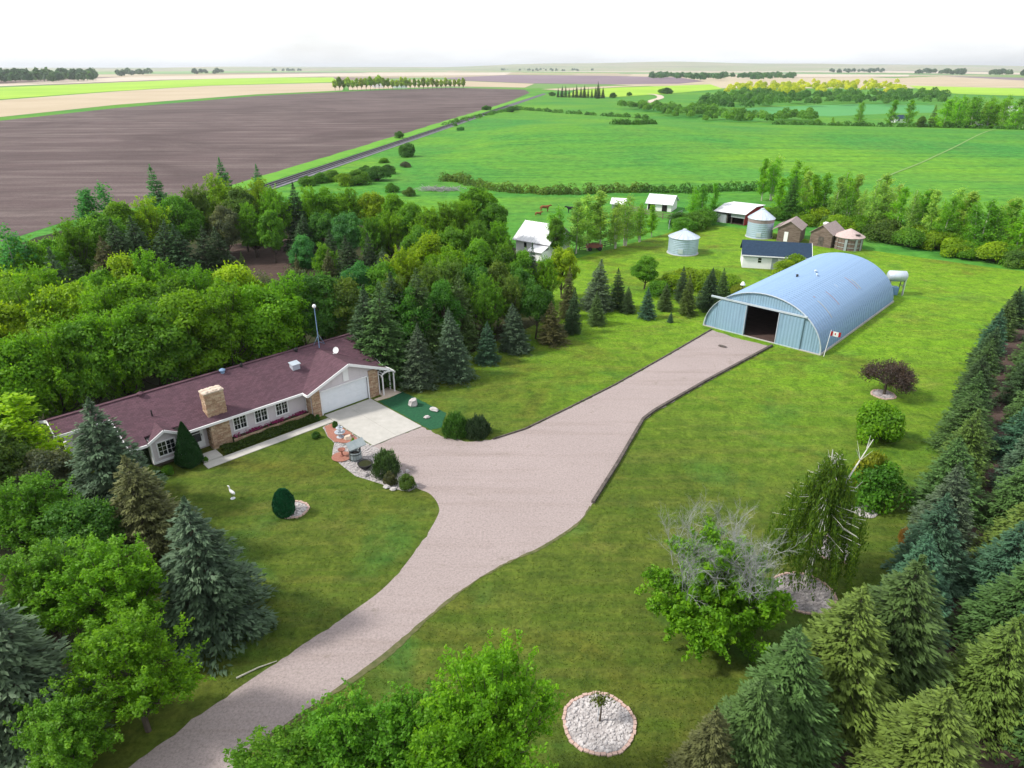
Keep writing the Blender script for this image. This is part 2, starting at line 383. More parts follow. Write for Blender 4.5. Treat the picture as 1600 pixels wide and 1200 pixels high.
M_['red'] = surf('flag_red', (0.55, 0.02, 0.03), (0.62, 0.03, 0.045), 3, 0.7, 0, 0.1)
M_['pinkflower'] = surf('pink_flowers', (0.14, 0.012, 0.06), (0.36, 0.04, 0.15), 6, 0.8)
M_['terra'] = surf('terracotta', (0.20, 0.075, 0.055), (0.28, 0.11, 0.08), 6, 0.8)
M_['statuegrey'] = surf('grey_statue', (0.32, 0.36, 0.42), (0.52, 0.55, 0.60), 6, 0.8, 0, 0.3)
M_['cowbrown'] = surf('brown_hide', (0.17, 0.055, 0.022), (0.25, 0.09, 0.035), 3, 0.85)
M_['cowblack'] = surf('black_hide', (0.010, 0.011, 0.016), (0.022, 0.024, 0.032), 3, 0.8)

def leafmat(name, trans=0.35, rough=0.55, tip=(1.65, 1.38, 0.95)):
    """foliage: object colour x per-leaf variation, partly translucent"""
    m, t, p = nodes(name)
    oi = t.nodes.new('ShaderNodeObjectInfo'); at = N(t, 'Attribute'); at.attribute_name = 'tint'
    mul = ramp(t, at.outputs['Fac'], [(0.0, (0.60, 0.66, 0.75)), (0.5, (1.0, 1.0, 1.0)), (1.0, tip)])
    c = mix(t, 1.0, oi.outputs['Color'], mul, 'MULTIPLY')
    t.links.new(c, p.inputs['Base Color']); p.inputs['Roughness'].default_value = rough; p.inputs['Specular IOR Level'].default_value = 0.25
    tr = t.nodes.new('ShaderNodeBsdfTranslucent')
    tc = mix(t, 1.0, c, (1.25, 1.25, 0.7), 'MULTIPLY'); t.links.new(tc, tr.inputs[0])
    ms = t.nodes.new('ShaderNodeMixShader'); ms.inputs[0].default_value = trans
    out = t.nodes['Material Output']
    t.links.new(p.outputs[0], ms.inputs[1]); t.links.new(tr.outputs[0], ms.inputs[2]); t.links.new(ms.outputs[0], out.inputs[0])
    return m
M_['leaf'] = leafmat('leaves', 0.48)
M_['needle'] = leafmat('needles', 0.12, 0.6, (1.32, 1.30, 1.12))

# ------------------------------------------------------------------ foliage generators (numpy)
def unit(v): return v / np.maximum(np.linalg.norm(v, axis=1, keepdims=True), 1e-9)
def cards(P, T, Nn, L, W, fold=0.12):
    """rhombic leaves: centre P, long axis T, normal Nn"""
    B = unit(np.cross(Nn, T)); L = L[:, None]; W = W[:, None]
    v = np.stack([P - T * L * .5, P + B * W * .5 + Nn * W * fold - T * L * .05, P + T * L * .5, P - B * W * .5 + Nn * W * fold - T * L * .05], 1)
    n = len(P)
    return v.reshape(-1, 3), np.arange(n * 4, dtype=np.int32).reshape(n, 4)
def rnd_dirs(rng, n):
    return unit(rng.normal(size=(n, 3)))
def limb_mesh(segs):
    mb = MB()
    for a, b, r0, r1, n in segs: mb.tube(a, b, r0, r1, n, cap=False)
    return mb

def lobed_crown(rng, centres, radii, n, leaf, aspect=0.62, spread=0.30, zmin=-0.45):
    w = radii ** 2; idx = rng.choice(len(centres), n, p=w / w.sum())
    d = rnd_dirs(rng, n); low = d[:, 2] < zmin; d[low, 2] *= -0.6; d = unit(d)
    rr = radii[idx] * (1 - spread * rng.random(n) ** 1.6 + 0.12 * rng.random(n) ** 3)
    P = centres[idx] + d * rr[:, None] * np.array([1, 1, 0.82])
    Nn = unit(d * 0.8 + rng.normal(size=(n, 3)) * 0.45 + np.array([0, 0, 0.35]))
    T = unit(np.cross(Nn, rnd_dirs(rng, n)) + np.array([0, 0, -0.25]))
    L = leaf * (0.6 + 0.8 * rng.random(n))
    v, f = cards(P, T, Nn, L, L * aspect)
    lob = rng.random(len(centres))
    tint = np.clip(0.42 * rng.random(n) + 0.58 * lob[idx], 0, 1)
    return v, f, tint

def make_broadleaf(seed, H=10.0, Rr=3.6, base=0.22, lobes=34, n=17000, leaf=0.30, flat=1.0):
    lobes = int(lobes * 2.1)
    rng = np.random.default_rng(seed)
    zc = H * (base + (1 - base) * 0.47); hz = H * (1 - base) * 0.5
    d = rnd_dirs(rng, lobes); d[:, 2] = d[:, 2] * 0.85 + 0.12
    s = 0.36 + 0.50 * rng.random(lobes) ** 0.55
    C = np.stack([d[:, 0] * Rr * s, d[:, 1] * Rr * s, zc + d[:, 2] * hz * s * 1.12 * flat], 1)
    tp = np.clip((C[:, 2] - zc) / hz, -1, 1); C[:, :2] *= (1 - 0.28 * np.clip(tp, 0, 1))[:, None]
    rad = Rr * (0.15 + 0.15 * rng.random(lobes))
    v, f, t = lobed_crown(rng, C, rad, n, leaf)
    k = n // 12                                     # loose sprigs break the outline
    ii = rng.integers(0, lobes, k); dd = rnd_dirs(rng, k); dd[:, 2] = np.abs(dd[:, 2])
    P = C[ii] + dd * (rad[ii] * (1.0 + 0.45 * rng.random(k)))[:, None]
    v2, f2 = cards(P, unit(dd + rnd_dirs(rng, k) * .5), rnd_dirs(rng, k), np.full(k, leaf), np.full(k, leaf * .5))
    V = np.vstack([v, v2]); F = np.vstack([f, f2 + len(v)]); T = np.concatenate([t, 0.5 + .4 * rng.random(k)])
    crown = np_mesh('broadleaf_crown', V, F, T)
    segs = []; r0 = H * 0.018; top = (0, 0, H * 0.62); mid = (rng.normal() * .15, rng.normal() * .15, H * base)
    segs.append(((0, 0, -0.1), mid, r0 * 1.25, r0 * .9, 8)); segs.append((mid, top, r0 * .9, r0 * .35, 7))
    for i in range(0, lobes, 4):
        c = C[i]; a = np.array(mid) * .6 + np.array(top) * .4 if c[2] > zc else np.array(mid)
        m = a * .5 + c * .5 + np.array([0, 0, -.2])
        segs.append((a, m, r0 * .42, r0 * .28, 5)); segs.append((m, c, r0 * .28, r0 * .08, 5))
    trunk = limb_mesh(segs).mesh('broadleaf_trunk')
    trunk.materials.append(M_['bark']); crown.materials.append(M_['leaf'])
    return trunk, crown

def make_spruce(seed, H=8.0, Rr=2.3, whorls=30, dense=1.0, droop=0.25, spray=0.27):
    rng = np.random.default_rng(seed)
    Pl, Tl, Nl, Ll, Wl, tl = [], [], [], [], [], []
    segs = [((0, 0, -0.1), (0, 0, H * .95), H * 0.014, H * 0.0015, 7)]
    lean = rng.normal(size=2) * 0.05
    for i in range(whorls):
        q = (i + rng.random() * .7) / whorls; z = H * (0.03 + 0.95 * q ** 0.96)
        Lb = Rr * ((1 - q) ** 0.78 * 0.97 + 0.035)
        nb = int(max(4, (11 - 5 * q) * dense)); a0 = rng.random() * 6.28
        for b in range(nb):
            az = a0 + 6.283 * b / nb + rng.normal() * .22
            L = Lb * rng.uniform(.72, 1.13)
            out = np.array([math.cos(az), math.sin(az), 0.0]); side = np.array([-math.sin(az), math.cos(az), 0.0])
            s0 = 0.15
            m = int(max(9, L / 0.030 * dense))
            u = s0 + (1 - s0) * rng.random(m) ** .8
            lat = rng.uniform(-1, 1, m) * .34 * L * np.sqrt(np.clip(1.08 - u, 0, 1)) * np.sqrt(u) * 1.25      # every branch is a rounded shelf of sprays
            dz = L * (0.10 * u - droop * 1.35 * u ** 2 * (1 - 0.35 * q) + 0.62 * droop * u ** 4) - .30 * np.abs(lat) + .05 * rng.normal(size=m)
            C = np.outer(u * L, out) + np.outer(lat, side); C[:, 2] += z + dz
            ang = np.clip(lat / (.34 * L + 1e-6), -1, 1) * .9 + rng.normal(size=m) * .35
            T = np.cos(ang)[:, None] * out + np.sin(ang)[:, None] * side
            T[:, 2] += rng.uniform(-.35, .32, m); T = unit(T)
            sl_ = spray * (0.6 + 0.7 * rng.random(m)) * (0.6 + 0.4 * min(1, L / 1.0))
            Nn = unit(np.array([0, 0, 1.0]) + rng.normal(size=(m, 3)) * .45 + out * .35)
            Nn = unit(Nn - T * (Nn * T).sum(1, keepdims=True))
            Pl.append(C); Tl.append(T); Nl.append(Nn); Ll.append(sl_); Wl.append(sl_ * rng.uniform(.30, .46, m))
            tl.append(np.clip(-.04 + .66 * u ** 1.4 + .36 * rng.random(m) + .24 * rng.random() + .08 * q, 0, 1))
            if L > .8 and b % 2 == 0:
                segs.append(((0, 0, z), tuple(out * L * .75 + np.array([0, 0, z + L * (.075 - droop * .8)])), .03, .008, 4))
    # leader
    k = 26; zz = H * (0.93 + 0.08 * rng.random(k)); T = unit(rnd_dirs(rng, k) * .7 + np.array([0, 0, .9]))
    P = np.stack([rng.normal(size=k) * .05, rng.normal(size=k) * .05, zz], 1)
    Pl.append(P); Tl.append(T); Nl.append(unit(np.cross(T, rnd_dirs(rng, k)))); Ll.append(np.full(k, .34)); Wl.append(np.full(k, .11)); tl.append(.5 + .5 * rng.random(k))
    P = np.vstack(Pl); P[:, :2] += np.outer(P[:, 2], lean)
    v, f = cards(P, np.vstack(Tl), np.vstack(Nl), np.concatenate(Ll), np.concatenate(Wl), 0.22)
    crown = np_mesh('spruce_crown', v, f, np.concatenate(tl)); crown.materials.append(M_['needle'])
    segs = [(np.array(a) + np.array([a[2] * lean[0], a[2] * lean[1], 0]), np.array(b) + np.array([b[2] * lean[0], b[2] * lean[1], 0]), r0, r1, n_) for a, b, r0, r1, n_ in segs]
    trunk = limb_mesh(segs).mesh('spruce_trunk'); trunk.materials.append(M_['bark'])
    return trunk, crown

def make_poplar(seed, H=11.0, Rr=1.5, n=6500, leaf=0.24, stems=2):
    rng = np.random.default_rng(seed); segs = []; Pl = []; bt = []
    for s in range(stems):
        off = rng.normal(size=2) * .55 * (s > 0); hh = H * (1 - .12 * s)
        top = np.array([off[0] + rng.normal() * .3, off[1] + rng.normal() * .3, hh])
        b = np.array([off[0] * .3, off[1] * .3, -.1]); segs.append((b, b * .45 + top * .55, .12, .07, 6)); segs.append((b * .45 + top * .55, top, .07, .012, 5))
        nb = 44
        for i in range(nb):
            q = 0.13 + .87 * (i + rng.random()) / nb; az = rng.random() * 6.28
            ax = b * (1 - q) + top * q; L = Rr * (1.0 - .78 * q ** 1.5) * rng.uniform(.45, 1.15)
            e = ax + np.array([math.cos(az) * L, math.sin(az) * L, L * rng.uniform(.5, 1.1)])
            if i % 2: segs.append((ax, e, .025, .006, 4))
            k = max(12, int(n / (stems * nb) * (L / Rr + .45) * 1.2)); w = rng.uniform(.12, 1.12, k)
            Pl.append(ax + np.outer(w, e - ax) + rng.normal(size=(k, 3)) * np.array([.20, .20, .24])); bt.append(np.full(k, rng.random()))
    P = np.vstack(Pl); m = len(P); Nn = unit(rng.normal(size=(m, 3)) + np.array([0, 0, .6])); T = unit(np.cross(Nn, rnd_dirs(rng, m)))
    L = leaf * (.6 + .8 * rng.random(m)); v, f = cards(P, T, Nn, L, L * .68)
    crown = np_mesh('poplar_crown', v, f, np.clip(.5 * rng.random(m) + .5 * np.concatenate(bt), 0, 1)); crown.materials.append(M_['leaf'])
    trunk = limb_mesh(segs).mesh('poplar_trunk'); trunk.materials.append(M_['palebark'])
    return trunk, crown

def make_locust(seed, H=8.0, Rr=3.0, n=30000, leaf=0.17, low=.12):
    """open feathery crown: upswept limbs carrying fine leaflets"""
    rng = np.random.default_rng(seed); segs = [((0, 0, -.1), (0, 0, H * .25), .16, .13, 7)]; Pl = []; bt = []; nb = 95
    for i in range(nb):
        az = rng.random() * 6.28; q = rng.random(); el = .25 + 1.2 * q
        reach = (Rr * math.cos(el) * 1.02, H * .62 * math.sin(el) + H * .12)
        a = np.array([0, 0, H * rng.uniform(low, .42)]); e = np.array([math.cos(az) * reach[0], math.sin(az) * reach[0], H * (.16 + low) + reach[1] - (H * .2 * (1 - q) if low < .1 else 0)]) * rng.uniform(.72, 1.06)
        e[2] = min(e[2], H); mid = a * .5 + e * .5 + np.array([0, 0, -.25]); segs.append((a, mid, .055, .035, 5)); segs.append((mid, e, .035, .008, 4))
        for j in range(7):                       # fronds along the limb
            w = rng.uniform(.3, 1.0); p0 = mid * (1 - w) + e * w if rng.random() < .7 else a * (1 - w) + mid * w
            d = unit((rng.normal(size=(1, 3)) * .8 + (e - a) / np.linalg.norm(e - a) * .9 + np.array([0, 0, .45])))[0]
            Lf = rng.uniform(.5, 1.15); k = int(n / (nb * 7)); u = rng.random(k)
            P = p0 + np.outer(u * Lf, d) + rng.normal(size=(k, 3)) * .13 * (1.1 - .6 * u)[:, None]; P[:, 2] -= .18 * u * u; Pl.append(P); bt.append(np.full(k, .25 + .6 * rng.random()) * (.7 + .5 * u))
    P = np.vstack(Pl); m = len(P); Nn = unit(rng.normal(size=(m, 3)) * .7 + np.array([0, 0, .8])); T = unit(np.cross(Nn, rnd_dirs(rng, m)))
    L = leaf * (.6 + .8 * rng.random(m)); v, f = cards(P, T, Nn, L, L * .55)
    crown = np_mesh('locust_crown', v, f, np.clip(.35 * rng.random(m) + .7 * np.concatenate(bt), 0, 1)); crown.materials.append(M_['leaf'])
    trunk = limb_mesh(segs).mesh('locust_trunk'); trunk.materials.append(M_['bark']); return trunk, crown

def make_shrub(seed, H=2.2, Rr=1.4, n=6500, leaf=0.15, lobes=26):
    rng = np.random.default_rng(seed)
    d = rnd_dirs(rng, lobes); d[:, 2] = np.abs(d[:, 2])
    C = np.stack([d[:, 0] * Rr * .6, d[:, 1] * Rr * .6, H * .13 + d[:, 2] * H * .55], 1)
    C[:, :2] *= rng.uniform(.7, 1.12, lobes)[:, None]
    rad = Rr * (.24 + .2 * rng.random(lobes))
    v, f, t = lobed_crown(rng, C, rad, n, leaf, .62, .35, -.6)
    crown = np_mesh('shrub_foliage', v, f, t); crown.materials.append(M_['leaf'])
    segs = [((0, 0, -.05), tuple(c), .035, .01, 4) for c in C]
    trunk = limb_mesh(segs).mesh('shrub_stem'); trunk.materials.append(M_['bark'])
    return trunk, crown

def make_juniper(seed, H=1.7, Rr=1.25, n=5200, dome=True):
    """upright spiky evergreen bush"""
    rng = np.random.default_rng(seed)
    d = rnd_dirs(rng, n); d[:, 2] = np.abs(d[:, 2]); bumpy = 1 + .16 * np.sin(d[:, 0] * 9 + seed) * np.cos(d[:, 1] * 8) + .08 * rng.normal(size=n)
    rr = (.70 + .32 * rng.random(n) ** .6) * bumpy
    P = d * np.array([Rr, Rr, H * .93]) * rr[:, None] + np.array([0, 0, .05])
    T = unit(d * .75 + np.array([0, 0, .95]) + rng.normal(size=(n, 3)) * .28)
    Nn = unit(d + rng.normal(size=(n, 3)) * .5); Nn = unit(Nn - T * (Nn * T).sum(1, keepdims=True))
    L = .26 * (.6 + .8 * rng.random(n)); v, f = cards(P, T, Nn, L, L * .28)
    t = np.clip(.15 + .55 * rng.random(n) + .25 * (rr - .8), 0, 1)
    crown = np_mesh('juniper_foliage', v, f, t); crown.materials.append(M_['needle'])
    trunk = limb_mesh([((0, 0, -.05), (math.cos(a) * .5 * Rr, math.sin(a) * .5 * Rr, H * .6), .05, .01, 4) for a in (0, 1.3, 2.5, 3.7, 5)]).mesh('juniper_stem')
    trunk.materials.append(M_['bark']); return trunk, crown

def make_cedar(seed, H=3.8, Rr=1.05, n=9000, egg=False):
    """clipped cedar, dense cone or egg"""
    rng = np.random.default_rng(seed)
    q = rng.random(n); az = rng.random(n) * 6.283
    if egg: prof = np.sqrt(np.clip(1 - ((q - .36) / .64) ** 2, 0, 1)) * np.where(q < .36, np.sqrt(np.clip(1 - ((q - .36) / .52) ** 2, 0, 1)), 1)
    else: prof = np.minimum((1 - q) ** .8 * 1.08, .55 + 2.6 * q)
    rr = Rr * prof * (.86 + .16 * rng.random(n)) * (1 + .06 * np.sin(az * 5 + q * 9))
    P = np.stack([rr * np.cos(az), rr * np.sin(az), H * q], 1)
    d = unit(np.stack([np.cos(az), np.sin(az), .35 + q * .3], 1))
    T = unit(d * .35 + np.array([0, 0, 1.0]) + rng.normal(size=(n, 3)) * .3)
    Nn = unit(d + rng.normal(size=(n, 3)) * .4); Nn = unit(Nn - T * (Nn * T).sum(1, keepdims=True))
    L = .20 * (.6 + .8 * rng.random(n)); v, f = cards(P, T, Nn, L, L * .5)
    crown = np_mesh('cedar_foliage', v, f, np.clip(.1 + .6 * rng.random(n), 0, 1)); crown.materials.append(M_['needle'])
    trunk = limb_mesh([((0, 0, -.05), (0, 0, H * .85), .09, .02, 6)]).mesh('cedar_stem'); trunk.materials.append(M_['bark'])
    return trunk, crown

def twig_fan(rng, base, direction, L, depth, segs, r):
    base = np.array(base); d = np.array(direction) / np.linalg.norm(direction)
    k = 3; p = base
    for i in range(k):
        d = d + rng.normal(size=3) * .14; d = d / np.linalg.norm(d); q = p + d * L / k
        segs.append((p, q, r * (1 - .22 * i), r * (1 - .22 * (i + 1)), 3)); p = q
        if depth > 0:
            for j in range(2):
                dd = d + rng.normal(size=3) * .48 + np.array([0, 0, .12]); twig_fan(rng, p, dd, L * rng.uniform(.42, .62), depth - 1, segs, r * .5)

KINDS = {}
def protos():
    KINDS['broad'] = [make_broadleaf(11 + i, 10, 3.5 + .25 * (i % 3), .14 + .04 * (i % 3), 36 + 3 * i, 17000) for i in range(6)]
    KINDS['spruce'] = [make_spruce(31 + i, 8, 2.25 + .12 * i, 30 + i, 1.0, .20 + .05 * i) for i in range(5)]
    KINDS['poplar'] = [make_poplar(51 + i, 11, 1.6 + .2 * i, 3400, .25, 1 + i % 3) for i in range(4)]
    KINDS['locust'] = [make_locust(81 + i) for i in range(4)]
    KINDS['shrub'] = [make_shrub(61 + i, 2.2, 1.4 + .1 * i) for i in range(4)]
    KINDS['juniper'] = [make_juniper(71 + i) for i in range(2)]
protos()
NOM = {'locust': 8.0, 'broad': 10.0, 'spruce': 8.0, 'poplar': 11.0, 'shrub': 2.2, 'juniper': 1.7}
ONAME = {'locust': ('broadleaf_tree', 'crown', 'trunk'), 'broad': ('broadleaf_tree', 'crown', 'trunk'), 'spruce': ('spruce_tree', 'crown', 'trunk'), 'poplar': ('poplar_tree', 'crown', 'trunk'),
         'shrub': ('shrub', 'foliage', 'stem'), 'juniper': ('juniper_bush', 'foliage', 'stem')}
CATS = {'locust': 'tree', 'broad': 'tree', 'spruce': 'spruce', 'poplar': 'poplar', 'shrub': 'shrub', 'juniper': 'juniper'}
LEAFC = {   # leaf base colours, several brightened to offset shade in the crowns
    'bright': (0.125, 0.300, 0.012), 'lime': (0.200, 0.350, 0.012), 'mid': (0.095, 0.255, 0.018), 'deep': (0.060, 0.180, 0.024),
    'olive': (0.098, 0.185, 0.028), 'teal': (0.058, 0.210, 0.055), 'yellow': (0.230, 0.280, 0.020), 'grey': (0.10, 0.14, 0.075),
    'blue': (0.072, 0.122, 0.074), 'sgreen': (0.064, 0.126, 0.036), 'sdark': (0.044, 0.090, 0.036), 'brown': (0.098, 0.106, 0.042),
    'gold': (0.092, 0.150, 0.030), 'bluegreen': (0.048, 0.118, 0.070), 'plum': (0.085, 0.062, 0.056), 'bronze': (0.20, 0.13, 0.03), 'pale': (0.20, 0.34, 0.06), 'fresh': (0.30, 0.46, 0.03)}
_trng = random.Random(5)
def plant(kind, x, y, h, w=1.0, col='mid', label='', group=None, z=0.0, cat=None):
    tr, cr = KINDS[kind][_trng.randrange(len(KINDS[kind]))]
    nm, cn, tn = ONAME[kind]
    o = empty(nm, (x, y, z), _trng.random() * 6.283, label, cat or CATS[kind], group)
    s = h / NOM[kind]; e = _trng.uniform(.88, 1.14); o.scale = (s * w * e, s * w / e, s)
    t = link(tn, tr, o); c = link(cn, cr, o)
    b = LEAFC[col] if isinstance(col, str) else col
    if kind == 'poplar': b = tuple(q * 1.35 for q in b)      # colour lifted to offset the dark shading of loose leaf cards
    j = _trng.uniform(.84, 1.18); k = _trng.uniform(.90, 1.12)
    c.color = (b[0] * j * k, b[1] * j, b[2] * j, 1)
    return o
ORD = ['first', 'second', 'third', 'fourth', 'fifth', 'sixth', 'seventh', 'eighth', 'ninth', 'tenth', 'eleventh', 'twelfth', 'thirteenth', 'fourteenth', 'fifteenth',
       'sixteenth', 'seventeenth', 'eighteenth', 'nineteenth', 'twentieth']
ORD += ['twenty-' + q for q in ORD[:9]] + ['thirtieth'] + ['thirty-' + q for q in ORD[:9]] + ['fortieth'] + ['forty-' + q for q in ORD[:9]]
CW = {'bright': 'bright green', 'lime': 'yellow-green', 'mid': 'mid-green', 'deep': 'deep green', 'olive': 'olive green', 'teal': 'cool green', 'yellow': 'yellow-leaved',
      'grey': 'grey-green', 'blue': 'blue-grey', 'sgreen': 'green', 'sdark': 'dark green', 'brown': 'brownish', 'gold': 'golden green', 'bluegreen': 'blue-green', 'pale': 'pale green', 'bronze': 'bronze', 'fresh': 'fresh lime-green'}
KW = {'locust': 'loose-crowned tree', 'broad': 'broadleaf tree', 'spruce': 'spruce', 'poplar': 'slender poplar', 'shrub': 'bush', 'juniper': 'juniper'}
def stand(zone, group, rows, bytop=True, count='counting from the left'):
    """rows of (kind, px, py, height, width, colour); py is the top (bytop) or the foot in the photograph"""
    rows = sorted(rows, key=lambda r: r[1]); seen = {}
    if 'far' not in zone:        # mixed wood: every few trees has the looser, upswept crown
        rows = [('locust', a, b, h, w * 1.02, {'mid': 'bright', 'deep': 'mid'}.get(c, c)) if k == 'broad' and i % 5 in (1, 3) else (k, a, b, h, w, c) for i, (k, a, b, h, w, c) in enumerate(rows)]
    for kind, px, py, h, w, col in rows:
        key = (kind, col); n = seen.get(key, 0); seen[key] = n + 1
    tot = dict(seen); seen = {}
    for kind, px, py, h, w, col in rows:
        key = (kind, col); n = seen.get(key, 0); seen[key] = n + 1
        x, y = G(px, py, h * .96) if bytop else G(px, py)
        lab = f'{CW[col]} {KW[kind]} {zone}' + (f', {ORD[n]} such from left' if tot[key] > 1 else '')
        if len(lab.replace('-', ' ').split()) > 16: lab = lab.replace(' such from left', ' from left')
        plant(kind, x, y, h, w, col, lab, group)

# ================================================================== SETTING
# ------------------------------------------------------------------ ground sheet
def relief(x, y):
    def bl(cx, cy, rx, ry, h): return h * np.exp(-(((x - cx) / rx) ** 2 + ((y - cy) / ry) ** 2))
    z = bl(95, 300, 130, 75, 3.6) + bl(30, 330, 55, 60, 2.2) + bl(230, 290, 80, 60, 2.5)
    rail_x = -62 + (y - 190) * 0.125            # level along and left of the railway
    return z * np.clip((y - 175) / 60, 0, 1) * np.clip((x - rail_x - 8) / 40, 0, 1)
xs = np.unique(np.concatenate([np.linspace(-420, 420, 141), np.sign(np.linspace(-1, 1, 61)) * 420 * (90 ** np.abs(np.linspace(-1, 1, 61)))]))
ys = np.concatenate([np.linspace(-60, 620, 114), 620 + 400 * (np.geomspace(1, 100, 40) - .9)])
X, Y = np.meshgrid(xs, ys); Z = relief(X, Y)
nx, ny = len(xs), len(ys); ii = np.arange(nx * ny).reshape(ny, nx)
Fg = np.stack([ii[:-1, :-1], ii[:-1, 1:], ii[1:, 1:], ii[1:, :-1]], -1).reshape(-1, 4)
g = link('ground', np_mesh('ground', np.stack([X, Y, Z], -1).reshape(-1, 3), Fg, None, True), None, M_['pasture']); tag(g, kind='structure')

def sheet(name, pts, mat, z, kind='structure', jitter=0.0, seed=1, step=0.0):
    rng = random.Random(seed); out = []
    for i, p in enumerate(pts):
        q = pts[(i + 1) % len(pts)]; n = max(1, int(math.dist(p, q) / step)) if step else 1
        for k in range(n):
            t = k / n; jx, jy = (rng.uniform(-jitter, jitter), rng.uniform(-jitter, jitter)) if k else (0, 0)
            out.append((p[0] + (q[0] - p[0]) * t + jx, p[1] + (q[1] - p[1]) * t + jy, z))
    mb = MB(); mb.poly(out); o = mb.build(name, mat); tag(o, kind=kind)
    m = o.data
    if m.polygons[0].normal.z < 0: m.flip_normals()
    return o
def gp(*pp): return [G(*p) for p in pp]

def smooth_pts(pts, n=6):
    """Catmull-Rom through open polyline"""
    out = []
    for i in range(len(pts) - 1):
        p0 = pts[max(i - 1, 0)]; p1 = pts[i]; p2 = pts[i + 1]; p3 = pts[min(i + 2, len(pts) - 1)]
        for k in range(n):
            t = k / n
            out.append(tuple(.5 * ((2 * p1[a]) + (-p0[a] + p2[a]) * t + (2 * p0[a] - 5 * p1[a] + 4 * p2[a] - p3[a]) * t * t + (-p0[a] + 3 * p1[a] - 3 * p2[a] + p3[a]) * t ** 3) for a in (0, 1)))
    out.append(pts[-1]); return out

lawn_pts = [(-60, 8), (75, 8)] + gp((1900, 460), (1600, 424), (1480, 408), (1400, 397), (1290, 380), (1200, 362), (1120, 352), (1060, 358), (1010, 374), (930, 395), (880, 412), (760, 440), (600, 520), (300, 600)) + [(-60, 50)]
sheet('lawn', lawn_pts, M_['lawn'], 0.004, jitter=.3, step=4)
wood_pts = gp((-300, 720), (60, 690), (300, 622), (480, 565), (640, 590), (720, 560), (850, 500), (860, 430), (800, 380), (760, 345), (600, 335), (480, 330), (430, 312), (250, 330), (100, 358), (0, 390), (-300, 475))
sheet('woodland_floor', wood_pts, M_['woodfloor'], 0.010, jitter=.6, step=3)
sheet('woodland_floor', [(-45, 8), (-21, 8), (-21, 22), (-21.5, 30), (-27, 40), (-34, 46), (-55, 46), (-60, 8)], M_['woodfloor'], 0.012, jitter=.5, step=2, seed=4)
sheet('garden_plot', gp((270, 440), (300, 408), (345, 386), (400, 376), (455, 374), (480, 392), (470, 425), (400, 452), (320, 455)), M_['tilled'], 0.018, jitter=.3, step=2)
belt = gp((1432, 1200), (1410, 1090), (1432, 1000), (1468, 880), (1500, 770), (1530, 640), (1548, 570), (1566, 520), (1700, 520), (1800, 800), (1800, 1200))
sheet('tilled_strip', [(14, 12)] + [(13.5, 20)] + belt[1:8] + [(72, 84), (60, 40), (40, 8)], M_['tilled'], 0.010, jitter=.25, step=1.5)

# ------------------------------------------------------------------ far fields
def field(name, pp, mat, z): return sheet(name, gp(*pp), mat, z)
field('ploughed_field', [(-500, 560), (-150, 432), (0, 379), (100, 347), (250, 317), (400, 286), (470, 262), (600, 222), (700, 191), (800, 157), (828, 145), (820, 140), (700, 137), (540, 143), (400, 150), (180, 169), (-150, 205), (-500, 245)], M_['plowed'], 0.03)
field('stubble_field', [(-500, 238), (-150, 199), (180, 164), (400, 147.5), (535, 141.5), (540, 129), (330, 134), (180, 143), (-150, 168), (-500, 195)], M_['tan'], 0.10)
field('crop_field', [(-300, 177), (170, 143), (330, 133.5), (530, 128), (520, 121), (400, 121), (250, 126), (-300, 150)], M_['lime'], 0.14)
field('fallow_field', [(-200, 143), (250, 125), (520, 119.5), (790, 117.5), (800, 113), (520, 114.5), (200, 120)], M_['tan2'], 0.3)
field('pale_field', [(545, 141), (700, 135), (820, 137), (835, 131), (730, 127), (680, 124), (545, 127)], M_['tan'], 0.2)
field('dark_field', [(690, 122), (800, 117), (950, 118.5), (1060, 121), (1100, 127), (1060, 131), (960, 132), (830, 130.5), (720, 126)], M_['purple'], 0.3)
field('pale_strip', [(845, 139.5), (960, 134.5), (1060, 132), (1100, 128.5), (1110, 131), (970, 136), (880, 142)], M_['tan'], 0.25)
field('bright_crop', [(885, 149), (900, 141.5), (965, 137), (1110, 132), (1130, 139), (1050, 146), (960, 152)], M_['lime'], 0.2)
field('tan_field', [(1370, 127), (1400, 122), (1480, 119), (1600, 124), (1800, 131), (1800, 141), (1600, 137), (1480, 134.5)], M_['tan'], 0.2)
field('dark_strip', [(1470, 119), (1600, 121.5), (1800, 128), (1800, 131.5), (1600, 126)], M_['purple'], 0.4)
field('young_crop_field', [(1420, 134), (1480, 135.5), (1600, 138.5), (1800, 143), (1800, 157), (1600, 150), (1500, 147), (1440, 141)], M_['lime'], 0.15)
field('hollow_field', [(1130, 174), (1180, 168), (1330, 163), (1460, 164), (1460, 176), (1380, 178), (1300, 182), (1180, 178)], M_['teal'], 0.06)
for k, (pp, mt) in enumerate([([(-200, 122), (300, 114), (700, 112), (700, 110.3), (300, 111)], 'fargreen'), ([(800, 112.5), (1100, 112), (1400, 114), (1700, 118), (1700, 115), (1400, 111), (1000, 110)], 'tan2'), ([(1080, 118.5), (1250, 116), (1420, 117), (1420, 120), (1250, 121)], 'tan2')]):
    field('distant_field', pp, M_[mt], 0.6 + .1 * k)

